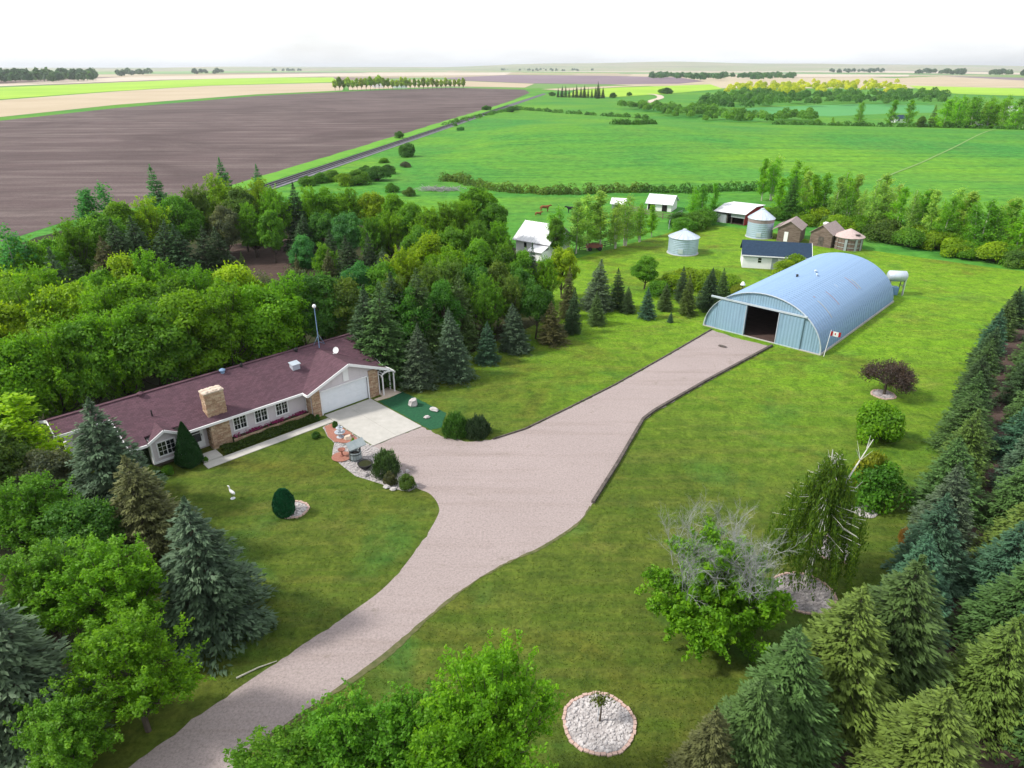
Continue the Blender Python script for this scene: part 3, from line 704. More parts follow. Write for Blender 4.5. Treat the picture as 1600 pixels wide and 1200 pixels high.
# low ridge along the horizon
rx = np.linspace(-9000, 15000, 120); ry = np.array([6500, 7200, 8000, 9000, 10500, 14000, 24000])
RX, RY = np.meshgrid(rx, ry)
prof = np.clip((RY - 6500) / 3500, 0, 1) ** 1.5
hh = 30 + 70 * np.exp(-((RX / RY * 10 - 2.6) / 3.4) ** 2) + 9 * np.sin(RX / 900.0) + 6 * np.sin(RX / 333.0 + 1)
RZ = prof * np.maximum(hh, 4) - 3
n1, n2 = len(rx), len(ry); q = np.arange(n1 * n2).reshape(n2, n1)
rf = np.stack([q[:-1, :-1], q[:-1, 1:], q[1:, 1:], q[1:, :-1]], -1).reshape(-1, 4)
tag(link('hills', np_mesh('hills', np.stack([RX, RY, RZ], -1).reshape(-1, 3), rf, None, True), None, M_['pasture']), kind='structure')

# ------------------------------------------------------------------ driveway, pad, walk
left_edge = smooth_pts(gp((120, 1260), (205, 1197), (340, 1098), (440, 1030), (540, 963), (605, 914), (655, 853), (683, 808), (685, 790), (672, 772), (650, 762), (622, 740), (600, 712), (583, 697)), 5)
right_edge = smooth_pts(gp((330, 1300), (372, 1195), (450, 1130), (520, 1083), (600, 1027), (650, 982), (690, 948), (760, 897), (850, 852), (905, 815), (925, 788)), 5)
drive = left_edge + gp((659, 667), (690, 682), (725, 690), (766, 688), (820, 672), (880, 643), (960, 603), (1040, 558), (1112, 516), (1150, 528), (1206, 542), (1100, 600), (1022, 645), (1005, 658), (985, 692), (965, 727)) + right_edge[::-1]
M_['verge'] = surf('drive_edge_dark', (0.062, 0.080, 0.022), (0.135, 0.125, 0.060), 2.2, .95, 0, .6, .06)  # dark greenish-brown strip with ragged sides along the driveway
verge_line = left_edge[:50]
for nm, ln, wd_ in (('drive_edge', right_edge[5:], .34),):
    ln2 = []
    for p, q in zip(ln[:-1], ln[1:]):
        k_ = max(1, int(math.dist(p, q) / .22)); ln2 += [(p[0] + (q[0] - p[0]) * i / k_, p[1] + (q[1] - p[1]) * i / k_) for i in range(k_)]
    ln = ln2; rg_ = random.Random(len(ln)); mb = MB(); n_ = len(ln); aa, bb = [], []; w1 = w2 = wd_ * .3
    for i, p in enumerate(ln):
        d0 = Vector(ln[max(i - 1, 0)]); d1 = Vector(ln[min(i + 1, n_ - 1)]); t_ = (d1 - d0).normalized(); nn = Vector((-t_.y, t_.x)); w1 = min(wd_ * .6, max(.03, w1 + rg_.uniform(-.06, .06))); w2 = min(wd_ * .6, max(.03, w2 + rg_.uniform(-.06, .06))); q1, q2 = w1, w2
        aa.append((p[0] + nn.x * q1, p[1] + nn.y * q1, .0185)); bb.append((p[0] - nn.x * q2, p[1] - nn.y * q2, .0185))
    mb.add(aa + bb, [(i, i + 1, n_ + i + 1, n_ + i) for i in range(n_ - 1)]); o = mb.build(nm, M_['verge']); tag(o, kind='structure')
    if o.data.polygons[0].normal.z < 0: o.data.flip_normals()
sheet('driveway', drive, M_['gravel'], 0.016, jitter=.10, step=.35, seed=3)

HO = Vector((*G(506, 649), 0)); HR = Vector((*G(577.5, 623), 0)); HU = (HR - HO).normalized(); HA = math.atan2(HU.y, HU.x)
def hw(u, v, z=0.0):          # house axes: u along the front, v out from the front
    return (HO.x + HU.x * u + HU.y * v, HO.y + HU.y * u - HU.x * v, z)
def hl(u, v): return hw(u, v)[:2]
def thick(name, pts, mat, z0, z1, **kw):
    mb = MB(); mb.slab([(p[0], p[1], z1) for p in pts], z1 - z0); o = mb.build(name, mat); tag(o, kind='structure')
    return o
pad = thick('concrete_pad', [hl(0.02, 0.12), hl(2.4, .12), hl(2.4, 7.65), hl(.05, 7.65)], M_['concrete'], -.05, .06)
pad2 = thick('concrete_pad', [hl(2.415, .12), hl(4.82, .12), hl(4.91, 7.75), hl(2.415, 7.68)], M_['concrete'], -.05, .06)
for i in range(7):
    u0 = -11.0 + i * 1.5; thick('walkway', [hl(u0, .78 + .0 * i), hl(u0 + 1.485, .78), hl(u0 + 1.485, 1.72), hl(u0, 1.72)], M_['concrete'], -.05, .05)
thick('walkway', [hl(-.5, .78), hl(-.02, .78), hl(-.02, 1.72), hl(-.5, 1.72)], M_['concrete'], -.05, .05)
thick('front_step', [hl(-10.9, -.55), hl(-9.45, -.55), hl(-9.45, .77), hl(-10.9, .77)], M_['concrete'], -.05, .18)
thick('side_slab', [hl(5.95, -.6), hl(7.4, -.8), hl(7.7, 1.0), hl(6.3, 1.1), hl(5.0, .9), hl(5.0, .45), hl(5.95, .45)], M_['stonecap'], -.02, .05)

# ------------------------------------------------------------------ planting beds and rock beds
def rocks_in(name, pts, n, rmin, rmax, mat, parent, seed, z=0.03):
    rng = random.Random(seed); mb = MB(); xs_ = [p[0] for p in pts]; ys_ = [p[1] for p in pts]
    def inside(x, y):
        c = False; j = len(pts) - 1
        for i in range(len(pts)):
            if (pts[i][1] > y) != (pts[j][1] > y) and x < (pts[j][0] - pts[i][0]) * (y - pts[i][1]) / (pts[j][1] - pts[i][1]) + pts[i][0]: c = not c
            j = i
        return c
    k = 0
    while k < n:
        x, y = rng.uniform(min(xs_), max(xs_)), rng.uniform(min(ys_), max(ys_))
        if inside(x, y):
            r = rng.uniform(rmin, rmax) * rng.choice((.7, 1, 1, 1.2)); mb.rock((x, y, z + r * .25), r, rng); k += 1
    o = mb.build(name, mat, parent); tag(o, kind='stuff'); return o
def circle(cx, cy, r, n=40, sq=1.0): return [(cx + r * math.cos(6.2832 * i / n), cy + r * sq * math.sin(6.2832 * i / n)) for i in range(n)]
def rock_bed(px, py, r, label, seed, mat='rocklight', nrock=420, edge=True, rmax=.11):
    x, y = G(px, py)
    o = empty('rock_bed', (x, y, 0), 0, label, 'rock bed')
    mb = MB(); mb.slab([(p[0], p[1], .035) for p in circle(0, 0, r)], .05); mb.build('bed_base', M_['rockbase'], o)
    rocks_in('rocks', circle(0, 0, r * .93), nrock, .05, rmax, M_[mat], o, seed)
    if edge:
        n = int(6.28 * r / .26); m = MB(); m.box(-.115, .115, -.07, .07, 0, .085); me = m.mesh('edging_block'); me.materials.append(M_['brickedge'])
        for i in range(n):
            a = 6.2832 * i / n; e = link('edging_block', me, o); jr = r + .035 * math.sin(a * 5 + seed) + .02 * math.sin(i * 2.7); e.location = (jr * math.cos(a), jr * math.sin(a), .008 - .008 * (i % 3)); e.rotation_euler = (0, 0, a + math.pi / 2 + .16 * math.sin(i * 1.9))
    return o
rock_bed(936, 1130, 1.66, 'round pale rock bed with pink edging around a thin sapling at the bottom', 1, 'rocklight', 620)
rock_bed(1255, 927, 1.75, 'grey rock bed under the weeping birch', 2, 'rockgrey', 560)
rock_bed(1302, 858, 1.30, 'pale ring of rocks just behind the weeping birch', 3, 'rocklight', 300)
rock_bed(1350, 799, .82, 'small rock patch at the foot of the yellow-topped bush', 4, 'rocklight', 160, False, .14)
rock_bed(1380, 617, 1.02, 'round stone bed under the purple-leaved tree', 5, 'rockgrey', 170, True)
rock_bed(459, 797, .98, 'small white rock bed beside the egg-shaped cedar on the front lawn', 6, 'rocklight', 240, True)

bed = gp((512, 683), (523, 692), (520, 703), (519, 714), (531, 725), (555, 744), (594, 756), (618, 765), (640, 768), (655, 760), (630, 738), (606, 712), (590, 700)) + [hl(-.06, 7.5), hl(-.06, 2.2), hl(-.3, 1.85), hl(-1.2, 1.9)]
sheet('rock_garden', bed, M_['rockbase'], 0.022)
rocks_in('garden_rocks', bed, 1100, .04, .085, M_['rocklight'], None, 9)
sheet('mulch_bed', gp((512, 683), (523, 692), (545, 694), (560, 688)) + [hl(-.1, 4.6), hl(-.1, 2.2), hl(-.4, 2.0), hl(-1.1, 2.0)], M_['mulch'], 0.10, jitter=.04, step=.3)
cx, cy = G(534, 715); sheet('mulch_circle', circle(cx, cy, .78), M_['mulch'], 0.11, jitter=.03, step=.2)
turf = [hl(5.05, 1.15), hl(6.4, 1.2), hl(7.9, .9)] + gp((697, 645), (690, 668), (672, 672)) + [hl(5.05, 7.5)]
sheet('groundcover_bed', turf, M_['turf'], 0.02, jitter=.06, step=.4)
def boulder(px, py, r, label, seed, mat='rocklight', flat=.7, sx=1.0, rz=0.0):
    x, y = G(px, py); rng = random.Random(seed); mb = MB(); mb.rock((0, 0, r * .35), r, rng, flat)
    o = mb.build('boulder', M_[mat]); o.location = (x, y, .02); o.scale = (sx, 1, 1); o.rotation_euler = (0, 0, rz); return tag(o, label, 'boulder')
boulder(646, 634, .52, 'large upright white boulder in the dark green bed beside the concrete pad', 1, 'rocklight', 1.1)
boulder(678, 642, .34, 'long low white stone in the dark green bed near the lawn edge', 2, 'rocklight', .5, 1.6, -.5)
boulder(667, 653, .24, 'small white stone in the dark green bed near the pad corner', 3, 'rocklight', .6, 1.3)
boulder(544, 687, .38, 'round pale boulder beside the grey fountain in the red mulch', 4, 'stonecap', .9)
boulder(604, 762, .24, 'low white border stone where rock garden meets the front lawn', 5, 'rocklight', .6, 1.4)
boulder(614, 766, .22, 'small white border stone beside the round shrubs', 6, 'rocklight', .6, 1.5)
boulder(570, 744, .28, 'flat lilac stone in the rock garden below the black bowl', 7, 'rockgrey', .5, 1.3)
boulder(636, 738, .2, 'white stone between the two round shrubs by the driveway', 8, 'rocklight', .9)
boulder(1128, 542, .3, 'dark dirt clod lying on the gravel before the big shed', 9, 'timber', .3, 1.8, -.7)

# ------------------------------------------------------------------ timber edging along the driveway
def edging(pp, label, w=.16, h=.14, length=2.4):
    pts = gp(*pp); o = empty('timber_edging', (*pts[0], 0), 0, label, 'edging')
    ox, oy = pts[0]
    for a, b in zip(pts[:-1], pts[1:]):
        L = math.dist(a, b); n = max(1, round(L / length))
        for i in range(n):
            p = [a[k] + (b[k] - a[k]) * i / n for k in (0, 1)]; q = [a[k] + (b[k] - a[k]) * ((i + .985) / n) for k in (0, 1)]
            mb = MB(); mb.beam((p[0] - ox, p[1] - oy, h / 2), (q[0] - ox, q[1] - oy, h / 2), w, h); mb.build('timber', M_['timber'], o)
edging([(1206, 541), (1100, 598), (1022, 643), (1005, 656), (985, 690), (965, 725), (926, 787)], 'dark timber edging along the right side of the gravel driveway', .24, .22)
edging([(1112, 515), (1040, 557), (960, 602), (880, 642), (820, 671), (770, 687)], 'thin dark timber edging along the left side of the upper driveway', .13, .12)

# ------------------------------------------------------------------ railway
rail_px = [(395, 301), (420, 289), (480, 269), (540, 248), (600, 227), (660, 207), (720, 187), (780, 168), (830, 153), (850, 147)]
rp = [Vector((*p, 0)) for p in gp(*rail_px)]
rp = [Vector((*p, 0)) for p in [rp[0][:2]] + [tuple(rp[0].lerp(rp[-1], t)[:2]) for t in np.linspace(.001, 1, 40)]]
tr = empty('railway_track', rp[0], 0, 'straight railway track running past the ploughed field to the horizon', 'railway'); d = (rp[-1] - rp[0]); LT = d.length; d.normalize(); sdir = Vector((d.y, -d.x, 0))
mb = MB(); a0 = Vector((0, 0, 0)) - d * 60; b0 = d * LT
mb.slab([a0 - sdir * 1.6 + Vector((0, 0, .5)), b0 - sdir * 1.6 + Vector((0, 0, .5)), b0 + sdir * 1.6 + Vector((0, 0, .5)), a0 + sdir * 1.6 + Vector((0, 0, .5))], .5)
mb.slab([a0 - sdir * 2.8 + Vector((0, 0, .16)), b0 - sdir * 2.8 + Vector((0, 0, .16)), b0 + sdir * 2.8 + Vector((0, 0, .16)), a0 + sdir * 2.8 + Vector((0, 0, .16))], .2)
mb.build('ballast', M_['ballast'], tr)
for s in (-1, 1):
    mb = MB(); mb.beam(a0 + sdir * (.75 * s) + Vector((0, 0, .72)), b0 + sdir * (.75 * s) + Vector((0, 0, .72)), .16, .16); mb.build('rail', M_['rail'], tr)
mb = MB(); k = -50.0
while k < 420:
    c = d * k; mb.beam(c - sdir * 1.3 + Vector((0, 0, .57)), c + sdir * 1.3 + Vector((0, 0, .57)), .3, .14); k += 1.1
tag(mb.build('sleepers', M_['tie'], tr), kind='stuff')
verge = [tuple((rp[0] - d * 60 + sdir * q + d * t)[:2]) for q, t in ((-4.0, 0), (-4.0, LT), (-11, LT), (-11, 0))]
sheet('rail_verge', verge, M_['lime'] if False else surf('verge_grass', (0.070, 0.240, 0.012), (0.120, 0.300, 0.018), .15, .95, 0, .4, .1), .05, jitter=.5, step=8)
# paths and tracks in the pasture
def strip(name, pp, w, mat, z):
    pts = smooth_pts(gp(*pp), 6); L, Rr_ = [], []
    for i, p in enumerate(pts):
        a = Vector(pts[max(i - 1, 0)]); b = Vector(pts[min(i + 1, len(pts) - 1)]); t = (b - a).normalized(); nn = Vector((-t.y, t.x)) * w / 2
        L.append((p[0] + nn.x, p[1] + nn.y)); Rr_.append((p[0] - nn.x, p[1] - nn.y))
    mb = MB(); n = len(pts)
    mb.add([(x, y, float(relief(np.array(x), np.array(y))) + z) for x, y in L + Rr_], [(i, i + 1, n + i + 1, n + i) for i in range(n - 1)])
    o = mb.build(name, mat); tag(o, kind='structure')
    if o.data.polygons[0].normal.z < 0: o.data.flip_normals()
strip('path', [(1550, 216), (1500, 238), (1450, 256), (1400, 272), (1370, 284)], .6, surf('faint_path', (0.13, 0.26, 0.06), (0.18, 0.28, 0.09), .3, .95), .12)
strip('far_road', [(1010, 161), (1020, 157), (1032, 153), (1028, 149), (1015, 147)], 7, M_['tan2'], .25)

# ================================================================== HOUSE
house = empty('ranch_house', HO, HA, 'long low ranch house with brown shingle roof, stone chimney and attached garage', 'house')
def hp(name, mb, mat, parent=None): return mb.build(name, M_[mat], parent or house)
# local axes: x along the front (u), y to the back (w = -v)
WF, EAVE, RIDGE, RW = 1.1, 2.5, 4.45, 5.6
SL = (RIDGE - EAVE) / (RW - .55)
def rz_(w): return RIDGE - SL * abs(w - RW)
RBK = 2 * RW - .55
# walls
mb = MB()
mb.slab([(-7.9, WF, 2.55), (-.95, WF, 2.55), (-.95, 10.2, 2.55), (-7.9, 10.2, 2.55)], 2.55)
hp('wall', mb, 'siding')
mb = MB(); mb.slab([(-11.8, 1.75, 2.55), (-7.905, 1.75, 2.55), (-7.905, 10.2, 2.55), (-11.8, 10.2, 2.55)], 2.55); hp('entry_wall', mb, 'siding')
mb = MB(); mb.slab([(-13.9, WF - .2, 2.5), (-11.805, WF - .2, 2.5), (-11.805, 10.2, 2.5), (-13.9, 10.2, 2.5)], 1.95)
mb.slab([(-13.9, WF - .2, 2.5), (-11.81, WF - .2, 2.5), (-12.85, WF - .2, 3.12)], .12, (0, 1, 0)); hp('bay_wall', mb, 'siding')
mb = MB(); mb.box(-13.8, -11.9, 1.35, 2.5, 0, .56); hp('bay_foundation', mb, 'mortar')
mb = MB(); mb.slab([(-15.0, 2.0, 2.55), (-13.905, 2.0, 2.55), (-13.905, 10.2, 2.55), (-15.0, 10.2, 2.55)], 2.55); hp('end_wall', mb, 'siding')
mb = MB(); mb.box(-14.35, -13.93, 1.72, 1.99, 0, 2.4); hp('climbing_ivy', mb, 'ivy')
mb = MB(); mb.box(-14.98, -14.72, 1.9, 1.985, .2, 2.4); hp('corner_board', mb, 'white')
mb = MB(); mb.box(-17.8, -15.005, 6.0, 10.2, 0, 2.6); hp('rear_wing_wall', mb, 'siding')
mb = MB(); mb.box(-18.6, -18.4, 4.7, 4.9, 0, 2.75); mb.box(-18.6, -18.4, 8.8, 9.0, 0, 2.75); hp('porch_post', mb, 'white')
# gable end walls
for u, nm in ((-15.0, 'gable_wall'), (5.9, 'gable_wall')):
    mb = MB(); mb.slab([(u, 1.2, 2.5), (u, 10.1, 2.5), (u, RW, RIDGE - .22)], .12, (1 if u < 0 else -1, 0, 0)); hp(nm, mb, 'siding')
# garage block
mb = MB(); mb.box(-.95, -.02, .12, 10.2, 0, 2.6); mb.box(4.84, 5.9, .12, 10.2, 0, 2.6); mb.box(-.02, 4.84, .3, 10.19, 2.22, 2.6); mb.box(-.02, 4.84, 6, 10.18, 0, 2.22)
hp('garage_wall', mb, 'siding')
PK_U, PK_Z, G_L, G_R, G_E = 2.8, 4.2, -1.45, 6.95, 2.5
mb = MB(); mb.slab([(-.95, .12, 2.6), (5.9, .12, 2.6), (5.9, .12, 2.78), (PK_U, .12, PK_Z - .16), (-.95, .12, 2.62)], .14, (0, 1, 0)); mb.box(-.02, 4.84, .12, .29, 2.24, 2.598); hp('garage_gable', mb, 'siding')
# garage door in four sections with raised panels
gd = empty('garage_door', (0, 0, 0)); gd.parent = house
for k in range(4):
    mb = MB(); z0 = .05 + k * .54; mb.box(.02, 4.78, .20, .25, z0, z0 + .53)
    for j in range(8): mb.box(.12 + j * .585, .12 + j * .585 + .48, .185, .20, z0 + .09, z0 + .44)
    mb.build('door_section', M_['garage'], gd)
mb = MB(); mb.box(-.1, .02, .03, .12, 0, 2.3); mb.box(4.78, 4.9, .03, .12, 0, 2.3); mb.box(-.1, 4.9, .03, .118, 2.21, 2.33); mb.build('door_frame', M_['white'], gd)
mb = MB(); mb.box(2.35, 2.9, .06, .118, 2.5, 3.75); hp('gable_panel', mb, 'white')
for u in (1.15, 4.1):
    mb = MB(); mb.box(u, u + .05, .09, .118, 2.36, 3.15); hp('batten', mb, 'siding')

# stonework
def ledge(name, x0, x1, z0, z1, y, depth, parent, seed, axis='x', course=.13):
    rng = random.Random(seed); mb = MB(); z = z0
    while z < z1 - .02:
        hgt = min(rng.uniform(.7, 1.25) * course, z1 - z); x = x0
        while x < x1 - .01:
            w = min(rng.uniform(.16, .46), x1 - x)
            if x1 - x - w < .1: w = x1 - x
            p = rng.uniform(0, .05); gx, gz = .008, .008
            if axis == 'x': mb.box(x + gx, x + w - gx, y - depth - p, y, z + gz, z + hgt - gz)
            else: mb.box(y if depth < 0 else y - depth - p, y - depth + p if depth < 0 else y, x + gx, x + w - gx, z + gz, z + hgt - gz)
            x += w
        z += hgt
    o = mb.build(name, M_['stone'], parent); tag(o, kind='stuff'); return o
for (a, b) in ((-.93, -.13), (4.93, 5.88)):
    pil = empty('stone_pillar', (0, 0, 0)); pil.parent = house
    ledge('stone_veneer', a, b, 0, 2.62 if a < 0 else 2.78, .118, .07, pil, int(a * 10) + 50)
    mb = MB(); mb.box(a + .01, b - .01, .08, .119, .01, 2.6); mb.build('mortar_bed', M_['mortar'], pil)
ledge('side_stone', .06, 1.6, 0, 2.5, 5.9, -.06, house, 77, 'y')
ledge('side_stone', .2, 1.05, 0, 2.3, -.955, .05, house, 78, 'y')
mb = MB(); mb.box(-9.4, -7.9, .9, 1.74, 0, 2.42); hp('stone_wall_core', mb, 'mortar')
ledge('stone_wall', -9.42, -7.88, 0, 2.42, .9, .06, house, 5)
ledge('stone_wall_return', .9, 1.7, 0, 2.42, -9.4, .05, house, 6, 'y')
chim = empty('chimney', (0, 0, 0)); chim.parent = house
mb = MB(); mb.box(-9.22, -7.82, 1.25, 2.05, 2.5, 4.72); mb.build('chimney_core', M_['mortar'], chim)
ledge('chimney_stone', -9.28, -7.76, 2.6, 4.72, 1.25, .06, chim, 8)
ledge('chimney_stone', 1.2, 2.08, 2.6, 4.72, -9.22, .06, chim, 9, 'y'); ledge('chimney_stone', 1.2, 2.08, 2.6, 4.72, -7.82, -.06, chim, 10, 'y')
mb = MB(); rng = random.Random(3)
for i in range(4):
    for j in range(2): mb.rock((-9.1 + i * .38, 1.4 + j * .45, 4.80), .32, rng, .38)
mb.box(-9.34, -7.70, 1.13, 2.12, 4.70, 4.80); mb.build('cap_stones', M_['stonecap'], chim)
# stone planter under the windows
ledge('stone_planter', -7.85, -1.0, 0, .46, .62, .06, house, 12)
mb = MB(); mb.box(-7.86, -.98, .62, 1.08, 0, .44); hp('planter_soil', mb, 'woodfloor')

# windows
def window(u0, u1, z0, z1, w, leaves=2, rows=3, cols=2, name='window'):
    win = empty(name, (0, 0, 0)); win.parent = house
    t = .09
    mb = MB(); mb.box(u0 - t, u0, w - .06, w - .004, z0 - t, z1 + t); mb.box(u1, u1 + t, w - .06, w - .004, z0 - t, z1 + t)
    mb.box(u0, u1, w - .06, w - .004, z1, z1 + t); mb.box(u0 - t - .03, u1 + t + .03, w - .09, w - .063, z0 - t, z0 - .01); mb.box(u0, u1, w - .06, w - .004, z0 - t, z0); mb.build('frame', M_['white'], win)
    lw = (u1 - u0) / leaves
    for k in range(leaves):
        a, b = u0 + k * lw + .03, u0 + (k + 1) * lw - .03
        mb = MB(); mb.box(a, b, w - .02, w - .005, z0, z1); mb.build('pane', M_['glass'], win)
        mb = MB(); e = .022
        if k: mb.box(a - .06, a, w - .058, w - .01, z0, z1)
        for c_ in range(1, cols): x = a + (b - a) * c_ / cols; mb.box(x - e / 2, x + e / 2, w - .04, w - .021, z0, z1)
        for r_ in range(1, rows): z = z0 + (z1 - z0) * r_ / rows; mb.box(a, b, w - .039, w - .0215, z - e / 2, z + e / 2)
        mb.build('muntins', M_['white'], win)
for a in (-7.45, -5.62, -3.75): window(a, a + 1.02, .95, 2.15, WF)
window(-13.45, -12.2, 1.05, 2.15, WF - .2, 2, 3, 2, 'bay_window')
mb = MB(); mb.box(-13.96, -13.84, WF - .25, WF + .3, .5, 2.5); mb.box(-11.88, -11.76, WF - .25, WF + .3, .5, 2.5); mb.box(-13.83, -11.89, WF - .26, WF - .204, .5, .66); hp('bay_trim', mb, 'white')
# entry door
ed = empty('entry_door', (0, 0, 0)); ed.parent = house
mb = MB(); mb.box(-11.25, -9.75, 1.66, 1.74, .18, 2.4); mb.build('frame', M_['white'], ed)
for a, b in ((-11.1, -10.85), (-10.7, -10.0)):
    for z0, z1 in ((.75, 1.45), (1.52, 2.2)):
        mb = MB(); mb.box(a, b, 1.64, 1.66, z0, z1); mb.build('pane', M_['glass'], ed)
mb = MB(); mb.box(-9.96, -9.92, 1.60, 1.655, 1.2, 1.35); mb.build('handle', M_['black'], ed)
# roof slabs
T = .10
def roof(name, poly, t=T, mat='shingle'):
    mb = MB(); mb.slab(poly, t); return hp(name, mb, mat)
UL, UR = -15.4, 6.9
roof('front_roof_slope', [(UL, .55, EAVE), (-14.1, .55, EAVE), (-14.1, rw_ := 1.35, rz_(1.35)), (-11.6, 1.35, rz_(1.35)), (-11.6, .55, EAVE), (UR, .55, EAVE), (UR, RW, RIDGE), (UL, RW, RIDGE)])
roof('rear_roof_slope', [(UL, RW + .001, RIDGE), (UR, RW + .001, RIDGE), (UR, RBK, EAVE), (UL, RBK, EAVE)])
wz = rz_(3.9)
roof('wing_roof_slope', [(-19.1, 3.9, wz), (UL - .002, 3.9, wz), (UL - .002, RW, RIDGE - .004), (-19.1, RW, RIDGE - .004)])
roof('wing_roof_slope', [(-19.1, RW + .001, RIDGE - .004), (UL - .002, RW + .001, RIDGE - .004), (UL - .002, RBK, EAVE), (-19.1, RBK, EAVE)])
def valley(z): return RW - (RIDGE - z) / SL
vf = -.32
roof('garage_roof_slope', [(G_L, vf, G_E + .03), (PK_U, vf, PK_Z + .03), (PK_U, valley(PK_Z) + .1, PK_Z + .03), (G_L, valley(G_E) + .02, G_E + .03)])
roof('garage_roof_slope', [(PK_U + .001, vf, PK_Z + .03), (G_R, vf, G_E + .03), (G_R, valley(G_E) + .02, G_E + .03), (PK_U + .001, valley(PK_Z) + .1, PK_Z + .03)])
roof('bay_roof_slope', [(-14.15, .62, 2.46), (-12.85, .62, 3.22), (-12.85, valley(3.22) + .1, 3.22), (-14.15, valley(2.5) + .05, 2.46)])
roof('bay_roof_slope', [(-12.849, .62, 3.22), (-11.55, .62, 2.46), (-11.55, valley(2.5) + .05, 2.46), (-12.849, valley(3.22) + .1, 3.22)])
mb = MB(); mb.beam((-19.1, RW, RIDGE + .01), (UR, RW, RIDGE + .01), .3, .05); hp('ridge_cap', mb, 'shingle')
# fascia, gutters, soffits
def fascia(pts, name='fascia', h=.2, w=.06, dz=-.1):
    for a, b in zip(pts[:-1], pts[1:]):
        mb = MB(); mb.beam((a[0], a[1], a[2] + dz), (b[0], b[1], b[2] + dz), w, h); hp(name, mb, 'white')
fascia([(-11.5, .51, EAVE), (G_L + .1, .51, EAVE)], 'gutter', .2, .1); fascia([(UL, .51, EAVE), (-14.2, .51, EAVE)], 'gutter', .2, .1)
fascia([(G_L - .02, vf - .035, G_E + .03), (PK_U, vf - .035, PK_Z + .03), (G_R + .03, vf - .035, G_E + .03)], 'fascia', .24)
fascia([(G_R + .03, vf, G_E + .03), (G_R + .03, 1.0, G_E + .03)], 'fascia', .24); fascia([(G_L - .03, vf, G_E + .03), (G_L - .03, .5, G_E + .03)], 'fascia', .22)
fascia([(-14.2, .58, 2.46), (-12.85, .58, 3.22), (-11.5, .58, 2.46)], 'fascia', .2)
fascia([(UR + .03, .6, EAVE), (UR + .03, RW, RIDGE), (UR + .03, RBK, EAVE)], 'rake_board', .2); fascia([(UL - .03, .5, EAVE), (UL - .03, 3.9, wz)], 'rake_board', .2)
fascia([(-19.13, 3.9, wz), (-19.13, RW, RIDGE), (-19.13, RBK, EAVE)], 'rake_board', .2); fascia([(-19.1, 3.86, wz), (UL - .05, 3.86, wz)], 'fascia', .22)
mb = MB(); mb.box(-11.7, G_L, .56, WF - .01, 2.36, 2.38); hp('soffit', mb, 'white')
mb = MB(); mb.beam((-1.02, .98, .1), (-1.02, .98, 2.4), .09, .09); hp('downspout', mb, 'white')
mb = MB(); mb.beam((6.0, .08, .1), (6.0, .08, 2.4), .08, .08); hp('downspout', mb, 'white')
# things on the roof, seated on the slope
def roof_pt(px, py):
    w = 3.0
    for _ in range(40):
        x, y = G(px, py, rz_(w)); v = Vector((x, y, 0)) - HO; u = v.x * HU.x + v.y * HU.y; w2 = -(v.x * HU.y - v.y * HU.x); w = .5 * w + .5 * w2
    return u, w, rz_(w)
def rvent(px, py, name, s=.3, mat='galv', ridge=False):
    u, w, z = roof_pt(px, py)
    if ridge: w, z = RW - .25, rz_(RW - .25)
    mb = MB(); mb.lathe([(s * .5, -.15), (s * .5, .16), (s * .78, .17), (s * .78, .26), (s * .3, .36), (.01, .37)], (u, w, z), 12); hp(name, mb, mat)
rvent(333, 581, 'turbine_vent', .34, 'galv', True); rvent(445, 549, 'pipe_vent', .26, 'black', True); rvent(213, 616, 'roof_vent', .34, 'shingle', True); rvent(372, 571, 'pipe_vent', .16, 'black', True)
u, w, z = roof_pt(238, 650); mb = MB(); mb.tube((u, w, z - .1), (u, w, z + .5), .055, .05, 8); hp('pipe_vent', mb, 'black')
u, w, z = roof_pt(461, 575); mb = MB(); mb.slab([(u - .35, w - .3, z + .42), (u + .35, w - .3, z + .42), (u + .35, w + .3, z + .5), (u - .35, w + .3, z + .5)], .5); mb.slab([(u - .42, w - .4, z + .46), (u + .42, w - .4, z + .46), (u + .42, w + .36, z + .56), (u - .42, w + .36, z + .56)], .05); hp('box_vent', mb, 'binroof')
dish = empty('satellite_dish', (0, 0, 0)); dish.parent = house
u, w, z = roof_pt(525, 556); mb = MB(); mb.tube((u, w, z - .05), (u + .05, w, z + .45), .03, .03, 6); mb.tube((u, w, z + .3), (u - .38, w - .25, z + .38), .02, .02, 5); mb.tube((u - .38, w - .25, z + .32), (u - .38, w - .25, z + .46), .05, .05, 6); mb.build('arm', M_['white'], dish)
mb = MB(); n = 20; vs_ = []
cdir = Vector((-.75, -.5, .45)).normalized(); e1 = cdir.cross(Vector((0, 0, 1))).normalized(); e2 = e1.cross(cdir); cc = Vector((u + .06, w, z + .55))
for rr in (.02, .15, .28):
    for i in range(n): t_ = 6.2832 * i / n; vs_.append(cc + e1 * (rr * math.cos(t_)) + e2 * (rr * 1.1 * math.sin(t_)) + cdir * (rr * rr * .7))
mb.add(vs_, [(k * n + i, k * n + (i + 1) % n, (k + 1) * n + (i + 1) % n, (k + 1) * n + i) for k in range(2) for i in range(n)])
mb.build('reflector', M_['white'], dish)

